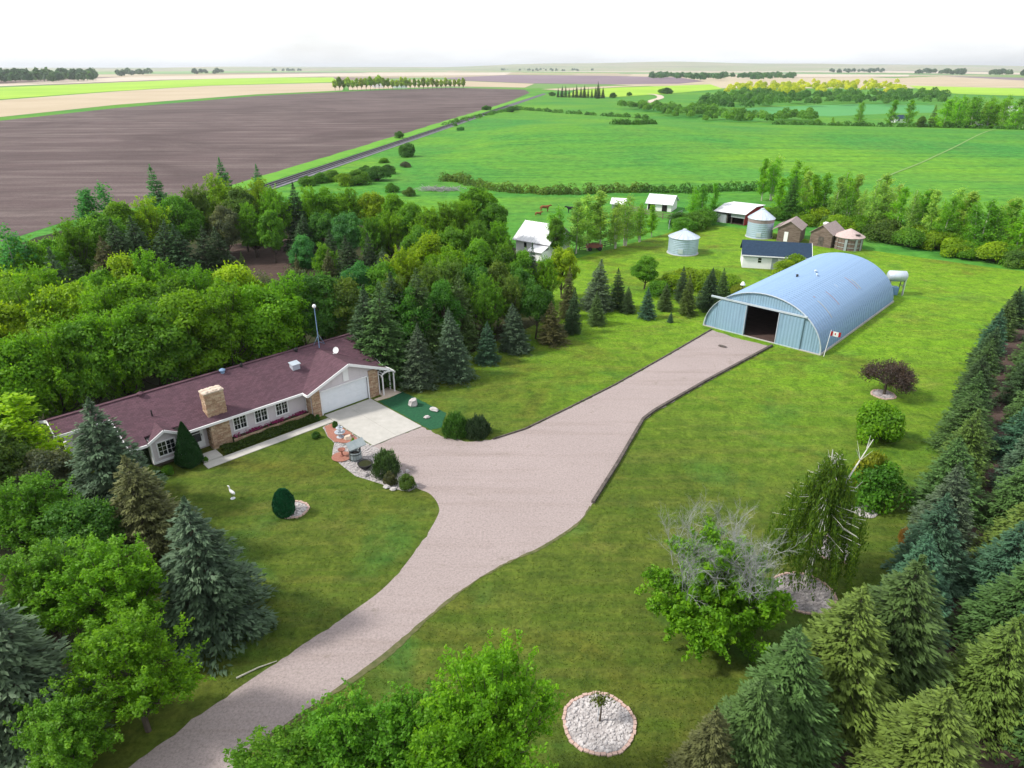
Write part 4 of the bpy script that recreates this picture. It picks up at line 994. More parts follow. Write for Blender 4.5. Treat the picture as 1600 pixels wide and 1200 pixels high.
# antenna mast on the roof
u, w, z = roof_pt(499, 543)
am = empty('antenna_mast', hw(u, -w, z), HA, 'thin metal mast with a white ball on top, standing on the brown roof', 'antenna')
mb = MB(); mb.tube((0, 0, -.05), (0, 0, 3.9), .045, .035, 6); mb.tube((.75, .3, .1), (.05, 0, 1.3), .02, .02, 5); mb.tube((.75, .3, .1), (0, 0, .6), .02, .02, 5); mb.tube((-.3, .5, .15), (0, 0, 1.2), .02, .02, 5); mb.build('mast', M_['galv'], am)
mb = MB(); mb.lathe([(.01, -.2), (.12, -.15), (.19, 0), (.12, .15), (.01, .2)], (0, 0, 4.05), 14); mb.build('ball', M_['white'], am, True)
# garden arbour
ab = empty('garden_arbor', hw(6.75, .05), HA, 'white wooden garden arbor beside the garage wall', 'arbor')
for x in (-.62, .62):
    for y in (-.35, .35):
        mb = MB(); mb.box(x - .05, x + .05, y - .05, y + .05, 0, 2.0); mb.build('post', M_['white'], ab)
for y in (-.38, .38):
    mb = MB(); pv = None
    for i in range(13):
        a = math.pi * i / 12; p = (-.75 * math.cos(a), y, 1.95 + .38 * math.sin(a))
        if pv: mb.beam(pv, p, .06, .12)
        pv = p
    mb.build('arch_rail', M_['white'], ab)
for i in range(7):
    a = math.pi * (i + .5) / 7; p = (-.75 * math.cos(a), 0, 2.02 + .38 * math.sin(a)); mb = MB(); mb.box(p[0] - .03, p[0] + .03, -.5, .5, p[2], p[2] + .05); mb.build('slat', M_['white'], ab)

# ================================================================== QUONSET
qa, qb = Vector((22.795, 76.977, 0)), Vector((33.254, 68.072, 0))
QW, QL, QH = 13.74 / 2, 25.1, 5.32
qm = (qa + qb) / 2; QR = R(-43.0)
qz = empty('quonset_shed', qm, QR, 'long arched blue-grey steel machine shed with an open sliding door', 'shed')
NP = 41; pw = QL / NP; seg = 30
def arch(t, r=0.0): return ((QW + r) * math.cos(t), (QH + r) * max(0, math.sin(t)))
mb = MB(); prof = [(0, 0), (.06, .055), (.14, .06), (.22, .055), (.28, 0), (.42, -.012), (.5, 0), (pw - .004, 0)]
vs_ = []; fs_ = []
for j in range(seg + 1):
    t_ = math.pi * j / seg
    for y, r in prof: a, b = arch(t_, r); vs_.append((a, y, b))
K = len(prof)
for j in range(seg):
    for i in range(K - 1): fs_.append((j * K + i, j * K + i + 1, (j + 1) * K + i + 1, (j + 1) * K + i))
mb.add(vs_, fs_); ame = mb.mesh('arch_panel'); ame.materials.append(M_['galv'])
for k in range(NP):
    p = link('arch_panel', ame, qz); p.location = (0, k * pw, 0)
def arch_z(x): return QH * math.sqrt(max(0, 1 - (x / QW) ** 2))
def corr_wall(name, x0, x1, zlo, zhi, y, mat, parent, amp=.03, pitch=.3):
    """vertical corrugated sheet; zhi a function of x"""
    mb = MB(); n = max(2, int((x1 - x0) / (pitch / 4))); row = []
    for i in range(n + 1):
        x = x0 + (x1 - x0) * i / n; yy = y + (amp if (i // 2) % 2 else 0)
        row.append((x, yy, zlo)); row.append((x, yy, max(zlo + .01, zhi(x))))
    mb.add(row, [(2 * i, 2 * i + 2, 2 * i + 3, 2 * i + 1) for i in range(n)]); return mb.build(name, M_[mat], parent)
DX0, DX1, DZ = -1.85, 1.82, 3.62
def az(x): return arch_z(x) - .03
def capz(x): return min(az(x), DZ + .05)
n = 0
for x0, x1 in ((-6.83, -5.3), (-5.3, -3.6), (-3.6, DX0), (DX1, 3.3), (3.3, 4.7), (4.7, 6.83)):
    corr_wall('wall_panel', x0, x1, 0, az, .06, 'galvdoor', qz)
corr_wall('gable_panel', DX0, DX1, DZ, az, .062, 'galvdoor', qz)
sd1 = corr_wall('sliding_door', -5.35, DX0 - .02, .08, lambda x: min(DZ + .1, az(x) + .1), -.10, 'galvdoor', qz, .025, .36)
sd2 = corr_wall('sliding_door', DX1 + .02, 4.62, .08, lambda x: min(DZ + .1, az(x) + .1), -.10, 'galvdoor', qz, .025, .36)
for x0, x1 in ((-5.35, -1.87), (1.84, 4.62)):
    d_ = sd1 if x0 < 0 else sd2
    mb = MB(); mb.box(x0, x1, -.13, -.105, .02, .14); mb.box(x1 - .08 if x0 < 0 else x0, x1 if x0 < 0 else x0 + .08, -.135, -.106, .14, DZ); mb.build('door_frame', M_['binroof'], d_)
mb = MB(); mb.box(-6.3, 4.9, -.22, -.02, DZ + .12, DZ + .30); mb.build('door_track', M_['binroof'], qz)
mb = MB(); mb.box(-6.95, 6.95, -.12, .04, 0, .10); mb.build('front_sill', M_['concrete'], qz)
for s in (-1, 1):
    mb = MB(); mb.box(s * QW - .14, s * QW + .14, -.05, QL + .05, 0, .2); mb.build('side_curb', M_['concrete'], qz)
corr_wall('rear_wall', -6.83, 6.83, 0, az, QL - .1, 'galv', qz)
mb = MB(); mb.box(-6.6, 6.6, .15, QL - .2, 0, .03); mb.build('dirt_floor', M_['tilled'], qz)
# rim around the front of the arch
mb = MB(); pv = None
for j in range(seg + 1):
    a, b = arch(math.pi * j / seg, .03); p = (a, -.06, b)
    if pv: mb.beam(pv, p, .14, .07)
    pv = p
mb.build('arch_rim', M_['binroof'], qz)
M_['fadedgold'] = surf('faded_strip', (0.40, 0.37, 0.28), (0.50, 0.46, 0.36), 2, .7); M_['rustline'] = surf('rust_strip', (0.36, 0.16, 0.13), (0.44, 0.24, 0.18), 2, .8)
for y0, t0, t1, mt in ((4.6, .55, .95, 'fadedgold'), (8.0, .68, 1.02, 'rustline'), (15.0, .75, 1.08, 'rustline'), (15.7, .72, .98, 'fadedgold'), (11.2, .98, 1.06, 'binroof'), (4.9, 1.02, 1.06, 'rustline')):
    mb = MB(); m_ = 12; vs_ = []
    for j in range(m_ + 1):
        for dy in (0, .11): a, b = arch(t0 + (t1 - t0) * j / m_, .075); vs_.append((a, y0 + dy, b))
    mb.add(vs_, [(2 * j, 2 * j + 1, 2 * j + 3, 2 * j + 2) for j in range(m_)]); mb.build('roof_patch_strip', M_[mt], qz)
for y0, t0, s in ((9.3, 1.62, .22), (12.8, 1.5, .2), (11.5, 1.40, .14)):
    a, b = arch(t0); mb = MB(); mb.lathe([(s * .6, -.1), (s * .6, .2), (s, .22), (.02, .34)], (a, y0, b), 10); mb.build('roof_vent', M_['black' if y0 < 10 else 'binroof'], qz)
# yard light beyond the arch
x, y = G(1157, 470); yl = empty('yard_lamp', (x, y, 0), 0, 'small white yard lamp rising behind the arched shed', 'lamp')
mb = MB(); mb.tube((0, 0, 0), (0, 0, 2.2), .05, .04, 6); mb.build('post', M_['timber'], yl)
mb = MB(); mb.lathe([(.03, .48), (.16, .4), (.33, .06), (.3, 0), (.05, .02)], (0, 0, 2.15), 14); mb.build('lamp_shade', M_['white'], yl)

# flag on a leaning pole against the shed
x, y = G(1287, 557); fl = empty('flag_on_pole', (x, y, 0), R(-10), 'small red and white flag on a pole by the arched shed corner', 'flag')
mb = MB(); mb.tube((0, 0, 0), (.25, .1, 3.0), .035, .025, 6); mb.build('pole', M_['white'], fl)
def flag_part(name, x0, x1, mat):
    mb = MB(); m_ = 5; vs_ = []
    for i in range(m_ + 1):
        xx = x0 + (x1 - x0) * i / m_; yy = .05 * math.sin(xx * 6)
        for zz in (0, .52): vs_.append((.22 + xx - .35 * (zz < .1) * 0, .1 + yy, 2.35 + zz - .12 * xx))
    fs = [(2 * i, 2 * i + 2, 2 * i + 3, 2 * i + 1) for i in range(m_)]
    mb.add(vs_, fs); mb.build(name, M_[mat], fl)
flag_part('flag_band', 0, .26, 'red'); flag_part('flag_field', .26, .80, 'white'); flag_part('flag_band', .80, 1.06, 'red')
leaf2 = [(0, .17), (.035, .10), (.08, .12), (.065, .05), (.13, .05), (.10, .0), (.12, -.03), (.03, -.06), (.012, -.14), (-.012, -.14), (-.03, -.06), (-.12, -.03), (-.10, 0), (-.13, .05), (-.065, .05), (-.08, .12), (-.035, .10)]
for off in (-.012, .012):
    mb = MB(); mb.poly([(.22 + .53 + p, .1 + .05 * math.sin(3.2) + off, 2.35 + .26 - .064 + q_) for p, q_ in leaf2]); mb.build('leaf_emblem', M_['red'], fl)

# ================================================================== FARM BUILDINGS
def gable_building(name, loc, rz, L, W, He, Hr, wall, roofm, label, cat, over=.35, boards=0, roofpanels=0):
    """ridge along local x, front at -y"""
    o = empty(name, (loc[0], loc[1], 0), rz, label, cat)
    if boards:
        rng = random.Random(boards); mb = MB(); z = 0
        while z < He:
            h_ = min(.2, He - z)
            for (x0, x1, y0, y1) in ((-L / 2, L / 2, -W / 2 - .03, -W / 2 + .02), (-L / 2, L / 2, W / 2 - .02, W / 2 + .03), (-L / 2 - .03, -L / 2 + .02, -W / 2, W / 2), (L / 2 - .02, L / 2 + .03, -W / 2, W / 2)):
                j = rng.uniform(-.02, .02); mb.box(x0 + (j if y1 - y0 < .1 else 0), x1 + (j if y1 - y0 < .1 else 0), y0 + (j if x1 - x0 < .1 else 0) * .3, y1, z + .012, z + h_ - .012)
            z += h_
        tag(mb.build('wall_boards', M_[wall], o), kind='stuff')
        mb = MB(); mb.box(-L / 2 + .03, L / 2 - .03, -W / 2 + .03, W / 2 - .03, 0, He); mb.build('wall_core', M_['dark'], o)
    else:
        mb = MB(); mb.box(-L / 2, L / 2, -W / 2, W / 2, 0, He); mb.build('wall', M_[wall], o)
    for s in (-1, 1):
        mb = MB(); mb.slab([(s * L / 2, -W / 2, He), (s * L / 2, W / 2, He), (s * L / 2, 0, Hr - .05)], .08, (-s, 0, 0)); mb.build('gable', M_[wall], o)
        sl_ = (Hr - He) / (W / 2); e = over
        mb = MB(); mb.slab([(-L / 2 - e, s * (W / 2 + e), He - sl_ * e), (L / 2 + e, s * (W / 2 + e), He - sl_ * e), (L / 2 + e, 0, Hr + .02), (-L / 2 - e, 0, Hr + .02)], .08)
        if roofpanels:
            nn = int(L / .6)
            for i in range(nn + 1):
                x = -L / 2 - e + .05 + i * (L + 2 * e - .1) / nn; mb.beam((x, s * (W / 2 + e), He - sl_ * e + .03), (x, 0, Hr + .05), .05, .05)
        mb.build('roof_panel', M_[roofm], o)
    return o
def opening(o, name, x0, x1, z0, z1, y, mat, ax='x'):
    mb = MB()
    if ax == 'x': mb.box(x0, x1, y - .04, y - .012, z0, z1)
    else: mb.box(y + .012, y + .04, x0, x1, z0, z1)
    return mb.build(name, M_[mat], o)
def oriented(A, B, W):
    """front edge A->B (left to right as seen): centre and heading"""
    A, B = Vector((*A, 0)), Vector((*B, 0)); d_ = (B - A).normalized(); nb = Vector((-d_.y, d_.x, 0)); return ((A + B) / 2 + nb * W / 2), math.atan2(d_.y, d_.x), (B - A).length
# white shed with navy roof
A = G(1159, 418); B = G(1262, 424.5); c_, a_, L_ = oriented(A, B, 5.0)
ws = gable_building('white_shed', c_, a_, L_, 5.0, 2.1, 3.75, 'white', 'navyroof', 'white shed with dark navy roof beside the arched steel shed', 'shed', .3)
w_ = opening(ws, 'window', -L_ / 2 + 2.2, -L_ / 2 + 2.7, .95, 1.65, -2.5, 'glass')
mb = MB(); x0 = -L_ / 2 + 2.2; mb.box(x0 - .06, x0 + .56, -2.56, -2.54, 1.28, 1.33); mb.box(x0 - .06, x0, -2.56, -2.515, .9, 1.7); mb.box(x0 + .5, x0 + .56, -2.56, -2.515, .9, 1.7); mb.build('frame', M_['white'], w_)
opening(ws, 'door', -L_ / 2 + 4.2, -L_ / 2 + 5.05, 0, 1.95, -2.5, 'greywall')
mb = MB(); mb.beam((-L_ / 2 - .3, -2.82, 1.98), (L_ / 2 + .3, -2.82, 1.98), .05, .16); mb.build('fascia', M_['white'], ws)
for s in (-1, 1): mb = MB(); mb.beam((L_ / 2 + .32, s * 2.8, 1.9), (L_ / 2 + .32, 0, 3.72), .05, .16); mb.build('rake_board', M_['white'], ws)
# bins
def bin_(px, py, r, hw_, hp_, label, roofmat, band=False, door=True, lab_cat='grain bin'):
    x, y = G(px, py); y += r
    o = empty('grain_bin', (x, y, 0), 0, label, lab_cat)
    m_ = MB(); k = 10; prof_ = []
    for i in range(k):
        z0 = hw_ * i / k; prof_ += [(r, z0), (r + .025, z0 + hw_ / k * .35), (r, z0 + hw_ / k * .7)]
    prof_.append((r, hw_)); m_.lathe(prof_, (0, 0, 0), 40); m_.build('wall', M_['binsteel'], o)
    if band: m_ = MB(); m_.lathe([(r + .03, hw_ * .80), (r + .035, hw_ * .99)], (0, 0, 0), 40); m_.build('rusty_band', M_['rustband'], o)
    m_ = MB(); n_ = 20
    for i in range(n_):
        a0_, a1_ = 6.2832 * i / n_, 6.2832 * (i + .97) / n_; R1 = r + .16
        p = [(R1 * math.cos(a0_), R1 * math.sin(a0_), hw_ - .05), (R1 * math.cos(a1_), R1 * math.sin(a1_), hw_ - .05), (.3 * math.cos(a1_), .3 * math.sin(a1_), hp_), (.3 * math.cos(a0_), .3 * math.sin(a0_), hp_)]
        m_.slab(p, .03)
        m_.beam(((R1 + .02) * math.cos(a0_), (R1 + .02) * math.sin(a0_), hw_ - .02), (.28 * math.cos(a0_), .28 * math.sin(a0_), hp_ + .03), .05, .05)
    m_.build('roof', M_[roofmat], o)
    m_ = MB(); m_.lathe([(.36, hp_ - .06), (.36, hp_ + .12), (.02, hp_ + .22)], (0, 0, 0), 16); m_.build('cap', M_[roofmat], o)
    if door:
        m_ = MB(); a_ = R(-112); M4 = Matrix.Rotation(a_, 4, 'Z'); m_.box(r - .02, r + .06, -.4, .4, .35, 1.15, M4); m_.box(r + .06, r + .075, -.33, .33, .42, 1.08, M4); m_.build('hatch', M_['binroof'], o)
    m_ = MB(); m_.lathe([(r + .18, 0), (r + .18, .08), (r, .1)], (0, 0, 0), 40); m_.build('footing', M_['concrete'], o)
    return o
bin_(1071.5, 400.5, 2.42, 2.75, 3.8, 'short round steel grain bin standing alone on the lawn', 'binroof')
bin_(1192, 374, 2.25, 3.45, 4.95, 'tall round steel grain bin with rusty band beside red barn', 'binroof', True)
# weathered granaries
def granary(pxl, pyl, pxm, pym, W, He, Hr, label, seed, roofm='oldshingle'):
    A = G(pxl, pyl); B = G(pxm, pym); c_, a_, L_ = oriented(A, B, W)
    # gable faces the viewer's left: ridge across the front edge
    o = gable_building('granary', c_, a_ + math.pi / 2, W, L_, He, Hr, 'oldwood', roofm, label, 'granary', .25, seed)
    return o, W, L_
o, gw, gL = granary(1213, 376.5, 1248, 380.5, 5.0, 2.5, 3.7, 'weathered board granary with a white door, next to the tall bin', 3)
# local -x faces the viewer after the quarter turn
mb = MB(); mb.box(-gw / 2 - .075, -gw / 2 - .035, .1, .75, .1, 1.8); mb.build('door', M_['white'], o)
mb = MB(); mb.slab([(-gw / 2 - .3, gL / 2 + 1.0, 2.0), (gw / 2 + .2, gL / 2 + 1.0, 2.0), (gw / 2 + .2, gL / 2, 2.6), (-gw / 2 - .3, gL / 2, 2.6)], .08); mb.build('lean_to_roof', M_['oldshingle'], o)
o, gw, gL = granary(1264, 382.5, 1297, 388, 5.0, 2.4, 3.7, 'middle weathered board granary with sagging patched roof', 4)
mb = MB(); mb.box(-gw / 2 - .07, -gw / 2 - .035, -.5, .4, .2, 1.7); mb.build('door', M_['timber'], o)
mb = MB(); mb.box(-.5, .5, .25, .85, 3.42, 3.7); mb.build('roof_patch', M_['white'], o)
x, y = G(1333, 393); rg = empty('round_granary', (x, y + 2.3, 0), 0, 'round weathered granary with pinkish cone roof, rightmost of the old granaries', 'granary')
mb = MB(); n = 26
for i in range(n):
    t_ = 6.2832 * i / n; M4 = Matrix.Rotation(t_, 4, 'Z'); mb.box(2.12, 2.2 + .03 * (i % 3), -.245, .245, 0, 2.15, M4)
tag(mb.build('stave_wall', M_['oldwood'], rg), kind='stuff')
mb = MB()
for z in (.5, 1.2, 1.9): mb.lathe([(2.27, z), (2.27, z + .06)], (0, 0, 0), 30)
mb.build('hoop', M_['binroof'], rg)
for i in (17, 20, 22): 
    M4 = Matrix.Rotation(6.2832 * i / n, 4, 'Z'); mb = MB(); mb.box(2.28, 2.31, -.2, .2, .0, 2.0, M4); mb.build('pale_sheet', M_['greywall'], rg)
mb = MB(); mb.lathe([(2.5, 2.08), (2.5, 2.14), (1.4, 2.72), (.12, 3.35), (.01, 3.36)], (0, 0, 0), 14); mb.build('roof', M_['rustroof'], rg)
mb = MB(); mb.box(.2, .9, -1.9, -1.5, 2.5, 2.72); mb.build('roof_hatch', M_['timber'], rg)
# red barn with white roof
A = G(1122, 347); B = G(1172, 351.5); c_, a_, L_ = oriented(A, B, 8.0)
rb = empty('red_barn', (A[0] - .5, A[1] + .6, 0), a_ - R(16), 'open-fronted red barn with white metal roof behind the tall bin', 'barn')
mb = MB(); mb.box(0, .12, .0, 8, 0, 2.2); mb.box(0, L_, 7.9, 8, 0, 2.9); mb.build('rear_wall', M_['greywall'], rb)
mb = MB(); mb.slab([(L_, 0, 0), (L_, 8, 0), (L_, 8, 2.9), (L_, 4, 3.0), (L_, 0, 2.2)], .12, (-1, 0, 0)); mb.build('side_wall', M_['redwall'], rb)
mb = MB(); mb.box(0, 2.4, -.06, .05, 0, 1.75); mb.build('front_boards', M_['greywall'], rb)
mb = MB(); mb.box(3.3, L_ - .02, -.03, .06, 1.35, 2.2); mb.build('front_sheet', M_['greywall'], rb)
for x in (0.1, 2.45, 3.4, L_ - .25): mb = MB(); mb.box(x, x + .16, -.02, .14, 0, 2.2); mb.build('post', M_['timber'], rb)
mb = MB(); mb.box(.12, L_ - .12, .3, 7.9, 0, .03); mb.build('dirt_floor', M_['tilled'], rb)
mb = MB(); mb.slab([(-.3, -.5, 2.15), (L_ + .3, -.5, 2.25), (L_ + .3, 4, 3.15), (-.3, 4, 3.05)], .07); mb.slab([(-.3, 4.002, 3.05), (L_ + .3, 4.002, 3.15), (L_ + .3, 8.3, 2.95), (-.3, 8.3, 2.85)], .07)
for i in range(10): mb.beam((-.2 + i * (L_ + .4) / 9, -.5, 2.2), (-.2 + i * (L_ + .4) / 9, 4, 3.12), .05, .05)
mb.build('roof', M_['whiteroof'], rb)
# white barn
A = G(1010, 328); B = G(1047, 331.5); c_, a_, L_ = oriented(A, B, 5.2)
wb = gable_building('white_barn', c_, a_ + R(3), L_, 5.2, 1.75, 3.1, 'white', 'whiteroof', 'white barn with white roof and two dark doorways by the corral', 'barn', .4, 0, 1)
opening(wb, 'doorway', -L_ / 2 + .2, -L_ / 2 + 1.7, 0, 1.55, -2.6, 'dark'); opening(wb, 'doorway', L_ / 2 - 2.0, L_ / 2 - .9, 0, 1.5, -2.6, 'dark')
x, y = G(968, 327); ss = gable_building('small_shelter', (x, y + 1.2), R(-20), 2.6, 2.4, 1.4, 2.2, 'greywall', 'whiteroof', 'tiny white-roofed shelter left of the white barn', 'shelter', .4)
opening(ss, 'doorway', -.4, .4, 0, 1.2, -1.2, 'dark')
# big white barn partly behind the trees
A = Vector(G(812, 397)); B = Vector(G(851, 404)); c_, a_, L_ = oriented(A, B, 6.5)
lb = gable_building('white_barn', c_, a_, L_ + 1.5, 6.5, 2.7, 4.9, 'white', 'whiteroof', 'tall white barn half hidden by trees at the yard centre', 'barn', .45, 0, 1)
opening(lb, 'window', -1.6, -1.1, 1.3, 2.1, -3.25, 'glass'); opening(lb, 'door', .4, 1.4, 0, 2.0, -3.25, 'greywall')
mb = MB(); mb.slab([(.6, -5.6, 1.5), (3.4, -5.6, 1.5), (3.4, -3.3, 2.2), (.6, -3.3, 2.2)], .08); mb.build('lean_to_roof', M_['whiteroof'], lb)
mb = MB(); mb.box(.75, 3.25, -5.3, -3.3, 0, 1.5); mb.build('lean_to_wall', M_['white'], lb)
# fuel tank on its stand behind the quonset
x, y = G(1400, 462); ft = empty('fuel_tank', (x, y + .8, 0), R(-8), 'silver horizontal fuel tank on a stand behind the arched shed', 'tank')
mb = MB(); n = 18; prof_ = [(-1.25, .02), (-1.2, .5), (-1.05, .72), (1.05, .72), (1.2, .5), (1.25, .02)]; vs_ = []
for x_, r_ in prof_:
    for i in range(n): t_ = 6.2832 * i / n; vs_.append((x_, r_ * math.cos(t_), 2.5 + r_ * math.sin(t_)))
mb.add(vs_, [(k * n + i, k * n + (i + 1) % n, (k + 1) * n + (i + 1) % n, (k + 1) * n + i) for k in range(len(prof_) - 1) for i in range(n)]); mb.build('tank', M_['binroof'], ft, True)
for sx in (-.85, .85):
    for sy in (-.6, .6): mb = MB(); mb.beam((sx, sy * 1.25, 0), (sx, sy * .8, 2.1), .1, .1); mb.build('leg', M_['rail'], ft)
    mb = MB(); mb.beam((sx, -.6, 1.2), (sx, .6, 1.2), .07, .07); mb.build('brace', M_['rail'], ft)
mb = MB(); mb.box(-.5, .35, -.55, .2, 0, 1.1); mb.build('pump_cabinet', M_['bluecloth'], ft)
for i in range(2): mb = MB(); mb.beam((.95 + .0, -.78 + i * .3, .1), (.95, -.78 + i * .3, 2.3), .05, .05); mb.build('ladder_rail', M_['binroof'], ft)

# corral fence in front of the white barn
def rail_fence(pts_px, label, h=1.3, rails=3, step=2.4, mat='timber'):
    pts = gp(*pts_px); ox, oy = pts[0]; o = empty('rail_fence', (ox, oy, 0), 0, label, 'fence')
    for a, b in zip(pts[:-1], pts[1:]):
        L = math.dist(a, b); n_ = max(1, round(L / step))
        for i in range(n_):
            t0, t1 = i / n_, (i + 1) / n_; p = (a[0] + (b[0] - a[0]) * t0 - ox, a[1] + (b[1] - a[1]) * t0 - oy); q = (a[0] + (b[0] - a[0]) * t1 - ox, a[1] + (b[1] - a[1]) * t1 - oy)
            mb = MB(); mb.tube((*p, 0), (*p, h), .08, .07, 6); mb.build('post', M_[mat], o)
            for r_ in range(rails):
                z = h * (.3 + .6 * r_ / max(1, rails - 1)); mb = MB(); mb.beam((*p, z), (*q, z), .05, .13); mb.build('rail', M_[mat], o)
rail_fence([(985, 330), (1008, 336), (1035, 342), (1062, 344)], 'weathered rail fence in front of the small white barn', 1.3, 3, 2.4, 'oldwood')
rail_fence([(1045, 358), (1048, 346), (1066, 338)], 'short grey rail fence between barn and lone bin', 1.4, 4, 2.0, 'greywall')
rail_fence([(905, 391), (922, 388), (945, 386), (962, 381)], 'low dark rail fence along the edge of the mown yard', 1.0, 3, 2.0, 'timber')
# red wagon by that fence
x, y = G(928, 391); wg = empty('farm_wagon', (x, y, 0), R(8), 'small rusty red wagon by the low dark fence', 'wagon')
mb = MB(); mb.box(-1.3, 1.3, -.6, .6, .5, .58); mb.box(-1.3, 1.3, -.62, -.56, .58, 1.05); mb.box(-1.3, 1.3, .56, .62, .58, 1.05); mb.box(-1.32, -1.26, -.6, .6, .58, 1.05); mb.box(1.26, 1.32, -.6, .6, .58, 1.05); mb.build('box', M_['terra'], wg)
for sx in (-.85, .85):
    for sy in (-.68, .68):
        mb = MB(); mb.tube((sx, sy - .05, .35), (sx, sy + .05, .35), .35, .35, 14); mb.build('wheel', M_['black'], wg)
mb = MB(); mb.beam((-1.3, 0, .5), (-2.3, 0, .15), .07, .07); mb.build('tongue', M_['timber'], wg)
# brush pile
x, y = G(687, 298); rng = np.random.default_rng(4); segs = []
for i in range(150):
    a = rng.random() * 6.28; p = np.array([rng.normal() * 2.6, rng.normal() * .9, .1 + .7 * rng.random()]); d_ = np.array([math.cos(a) * 1.2, math.sin(a) * .9, rng.normal() * .25]); segs.append((p - d_, p + d_, .06, .03, 4))
bp = limb_mesh(segs).build('brush_pile', M_['deadtwig']); bp.location = (x, y, 0); tag(bp, 'grey heap of cut branches on the pasture edge', 'brush pile')

# ------------------------------------------------------------------ animals
def skin_obj(name, verts, edges, radii, mat, parent=None, root=0, sub=2):
    me = bpy.data.meshes.new(name); me.from_pydata(verts, edges, []); me.update()
    o = link(name, me, parent, mat)
    md = o.modifiers.new('skin', 'SKIN'); md.use_smooth_shade = True
    for i, sv in enumerate(me.skin_vertices[0].data):
        r_ = radii[i]; sv.radius = r_ if isinstance(r_, tuple) else (r_, r_); sv.use_root = (i == root)
    s = o.modifiers.new('sub', 'SUBSURF'); s.levels = sub; s.render_levels = sub
    return o
def cow(px, py, rz, mat, label, s=1.0, lying=False, graze=False):
    x, y = G(px, py)
    o = empty('cow', (x, y, 0 if not lying else -.45 * s), rz, label, 'cow'); o.scale = (s, s, s)
    hz = .62 if graze else 1.42
    v = [(-.75, 0, 1.12), (-.3, 0, 1.08), (.25, 0, 1.05), (.68, 0, 1.12), (1.0, 0, 1.30 if not graze else 1.02), (1.28, 0, hz), (1.55, 0, hz - .18)]
    e = [(0, 1), (1, 2), (2, 3), (3, 4), (4, 5), (5, 6)]; r_ = [.27, .33, .33, .29, .17, .15, .10]
    for sx, i in ((.62, 3), (-.72, 0)):
        for sy in (-.2, .2):
            k = len(v)
            if sx > 0: v += [(sx, sy, .75), (sx + .03, sy, .42), (sx, sy, .05)]
            else: v += [(sx, sy, .8), (sx - .13, sy, .45), (sx - .05, sy, .05)]
            e += [(i, k), (k, k + 1), (k + 1, k + 2)]; r_ += [.13, .075, .06]
    k = len(v); v += [(-1.02, 0, 1.05), (-1.06, 0, .55)]; e += [(0, k), (k, k + 1)]; r_ += [.05, .04]
    skin_obj('body', v, e, r_, M_[mat], o, 1)
    mb = MB()
    for sy in (-1, 1): mb.slab([(1.2, sy * .1, hz + .1), (1.24, sy * .3, hz + .12), (1.18, sy * .28, hz + .03)], .03)
    mb.build('ears', M_[mat], o)
cow(851, 331, R(8), 'cowbrown', 'reddish brown cow standing in the paddock', 1.0)
cow(893, 333, R(180), 'cowblack', 'black cow standing in the paddock, right of the brown one', 1.0)
cow(841, 336, R(15), 'cowbrown', 'small brown calf lying beside the standing brown cow', .7, True)

# white heron ornament
x, y = G(364, 779); hn = empty('bird_statue', (x, y, 0), R(150), 'white wading bird statue on the front lawn', 'statue'); hn.scale = (.72, .72, .72)
skin_obj('body', [(-.42, 0, .62), (-.15, 0, .80), (.12, 0, .86), (.26, 0, 1.05), (.22, 0, 1.25), (.30, 0, 1.38), (.52, 0, 1.36)], [(i, i + 1) for i in range(6)], [.05, .17, .15, .07, .055, .075, .015], M_['white'], hn, 1)
for s in (-.06, .06): mb = MB(); mb.tube((0, s, .7), (.02, s, 0), .022, .018, 5); mb.build('leg', M_['rail'], hn)
mb = MB(); mb.lathe([(.24, 0), (.24, .05), (.02, .06)], (0, 0, 0), 12); mb.build('base', M_['statuegrey'], hn)

# ------------------------------------------------------------------ rock garden ornaments
x, y = G(532, 684); ft = empty('garden_fountain', (x, y, .02), 0, 'grey tiered stone fountain in the red mulch beside the concrete pad', 'fountain'); ft.scale = (.8, .8, .85)
mb = MB(); mb.lathe([(.5, 0), (.5, .08), (.22, .12), (.16, .45), (.5, .55), (.56, .66), (.5, .66), (.2, .58)], (0, 0, 0), 18); mb.build('lower_bowl', M_['statuegrey'], ft)
mb = MB(); mb.lathe([(.12, .58), (.10, .95), (.33, 1.02), (.37, 1.1), (.3, 1.1), (.08, 1.05)], (0, 0, 0), 16); mb.build('upper_bowl', M_['statuegrey'], ft)
mb = MB(); mb.lathe([(.07, 1.05), (.16, 1.18), (.10, 1.32), (.12, 1.40), (.01, 1.52)], (0, 0, 0), 12); mb.build('finial', M_['statuegrey'], ft)
x, y = G(535, 714); bb = empty('bird_bath', (x, y, .1), 0, 'terracotta bird bath in the round red mulch circle', 'bird bath'); bb.scale = (.72, .72, .8)
mb = MB(); mb.lathe([(.22, 0), (.2, .06), (.08, .12), (.07, .55), (.16, .62)], (0, 0, 0), 14); mb.build('pedestal', M_['terra'], bb)
mb = MB(); mb.lathe([(.1, .58), (.38, .66), (.42, .76), (.37, .76), (.05, .66)], (0, 0, 0), 18); mb.build('bowl', M_['terra'], bb)
x, y = G(556, 718); wl = empty('wishing_well', (x, y, .03), HA, 'grey wooden wishing well with shingled roof in the rock garden', 'wishing well')
mb = MB(); n = 14
for i in range(n): M4 = Matrix.Rotation(6.2832 * i / n, 4, 'Z'); mb.box(.42, .48, -.095, .095, 0, .72, M4)
tag(mb.build('staves', M_['greywall'], wl), kind='stuff')
mb = MB(); mb.lathe([(.5, .1), (.5, .16)], (0, 0, 0), 20); mb.lathe([(.5, .56), (.5, .62)], (0, 0, 0), 20); mb.build('hoop', M_['black'], wl)
mb = MB(); mb.lathe([(.42, .5), (.02, .5)], (0, 0, 0), 14); mb.build('water', M_['dark'], wl)
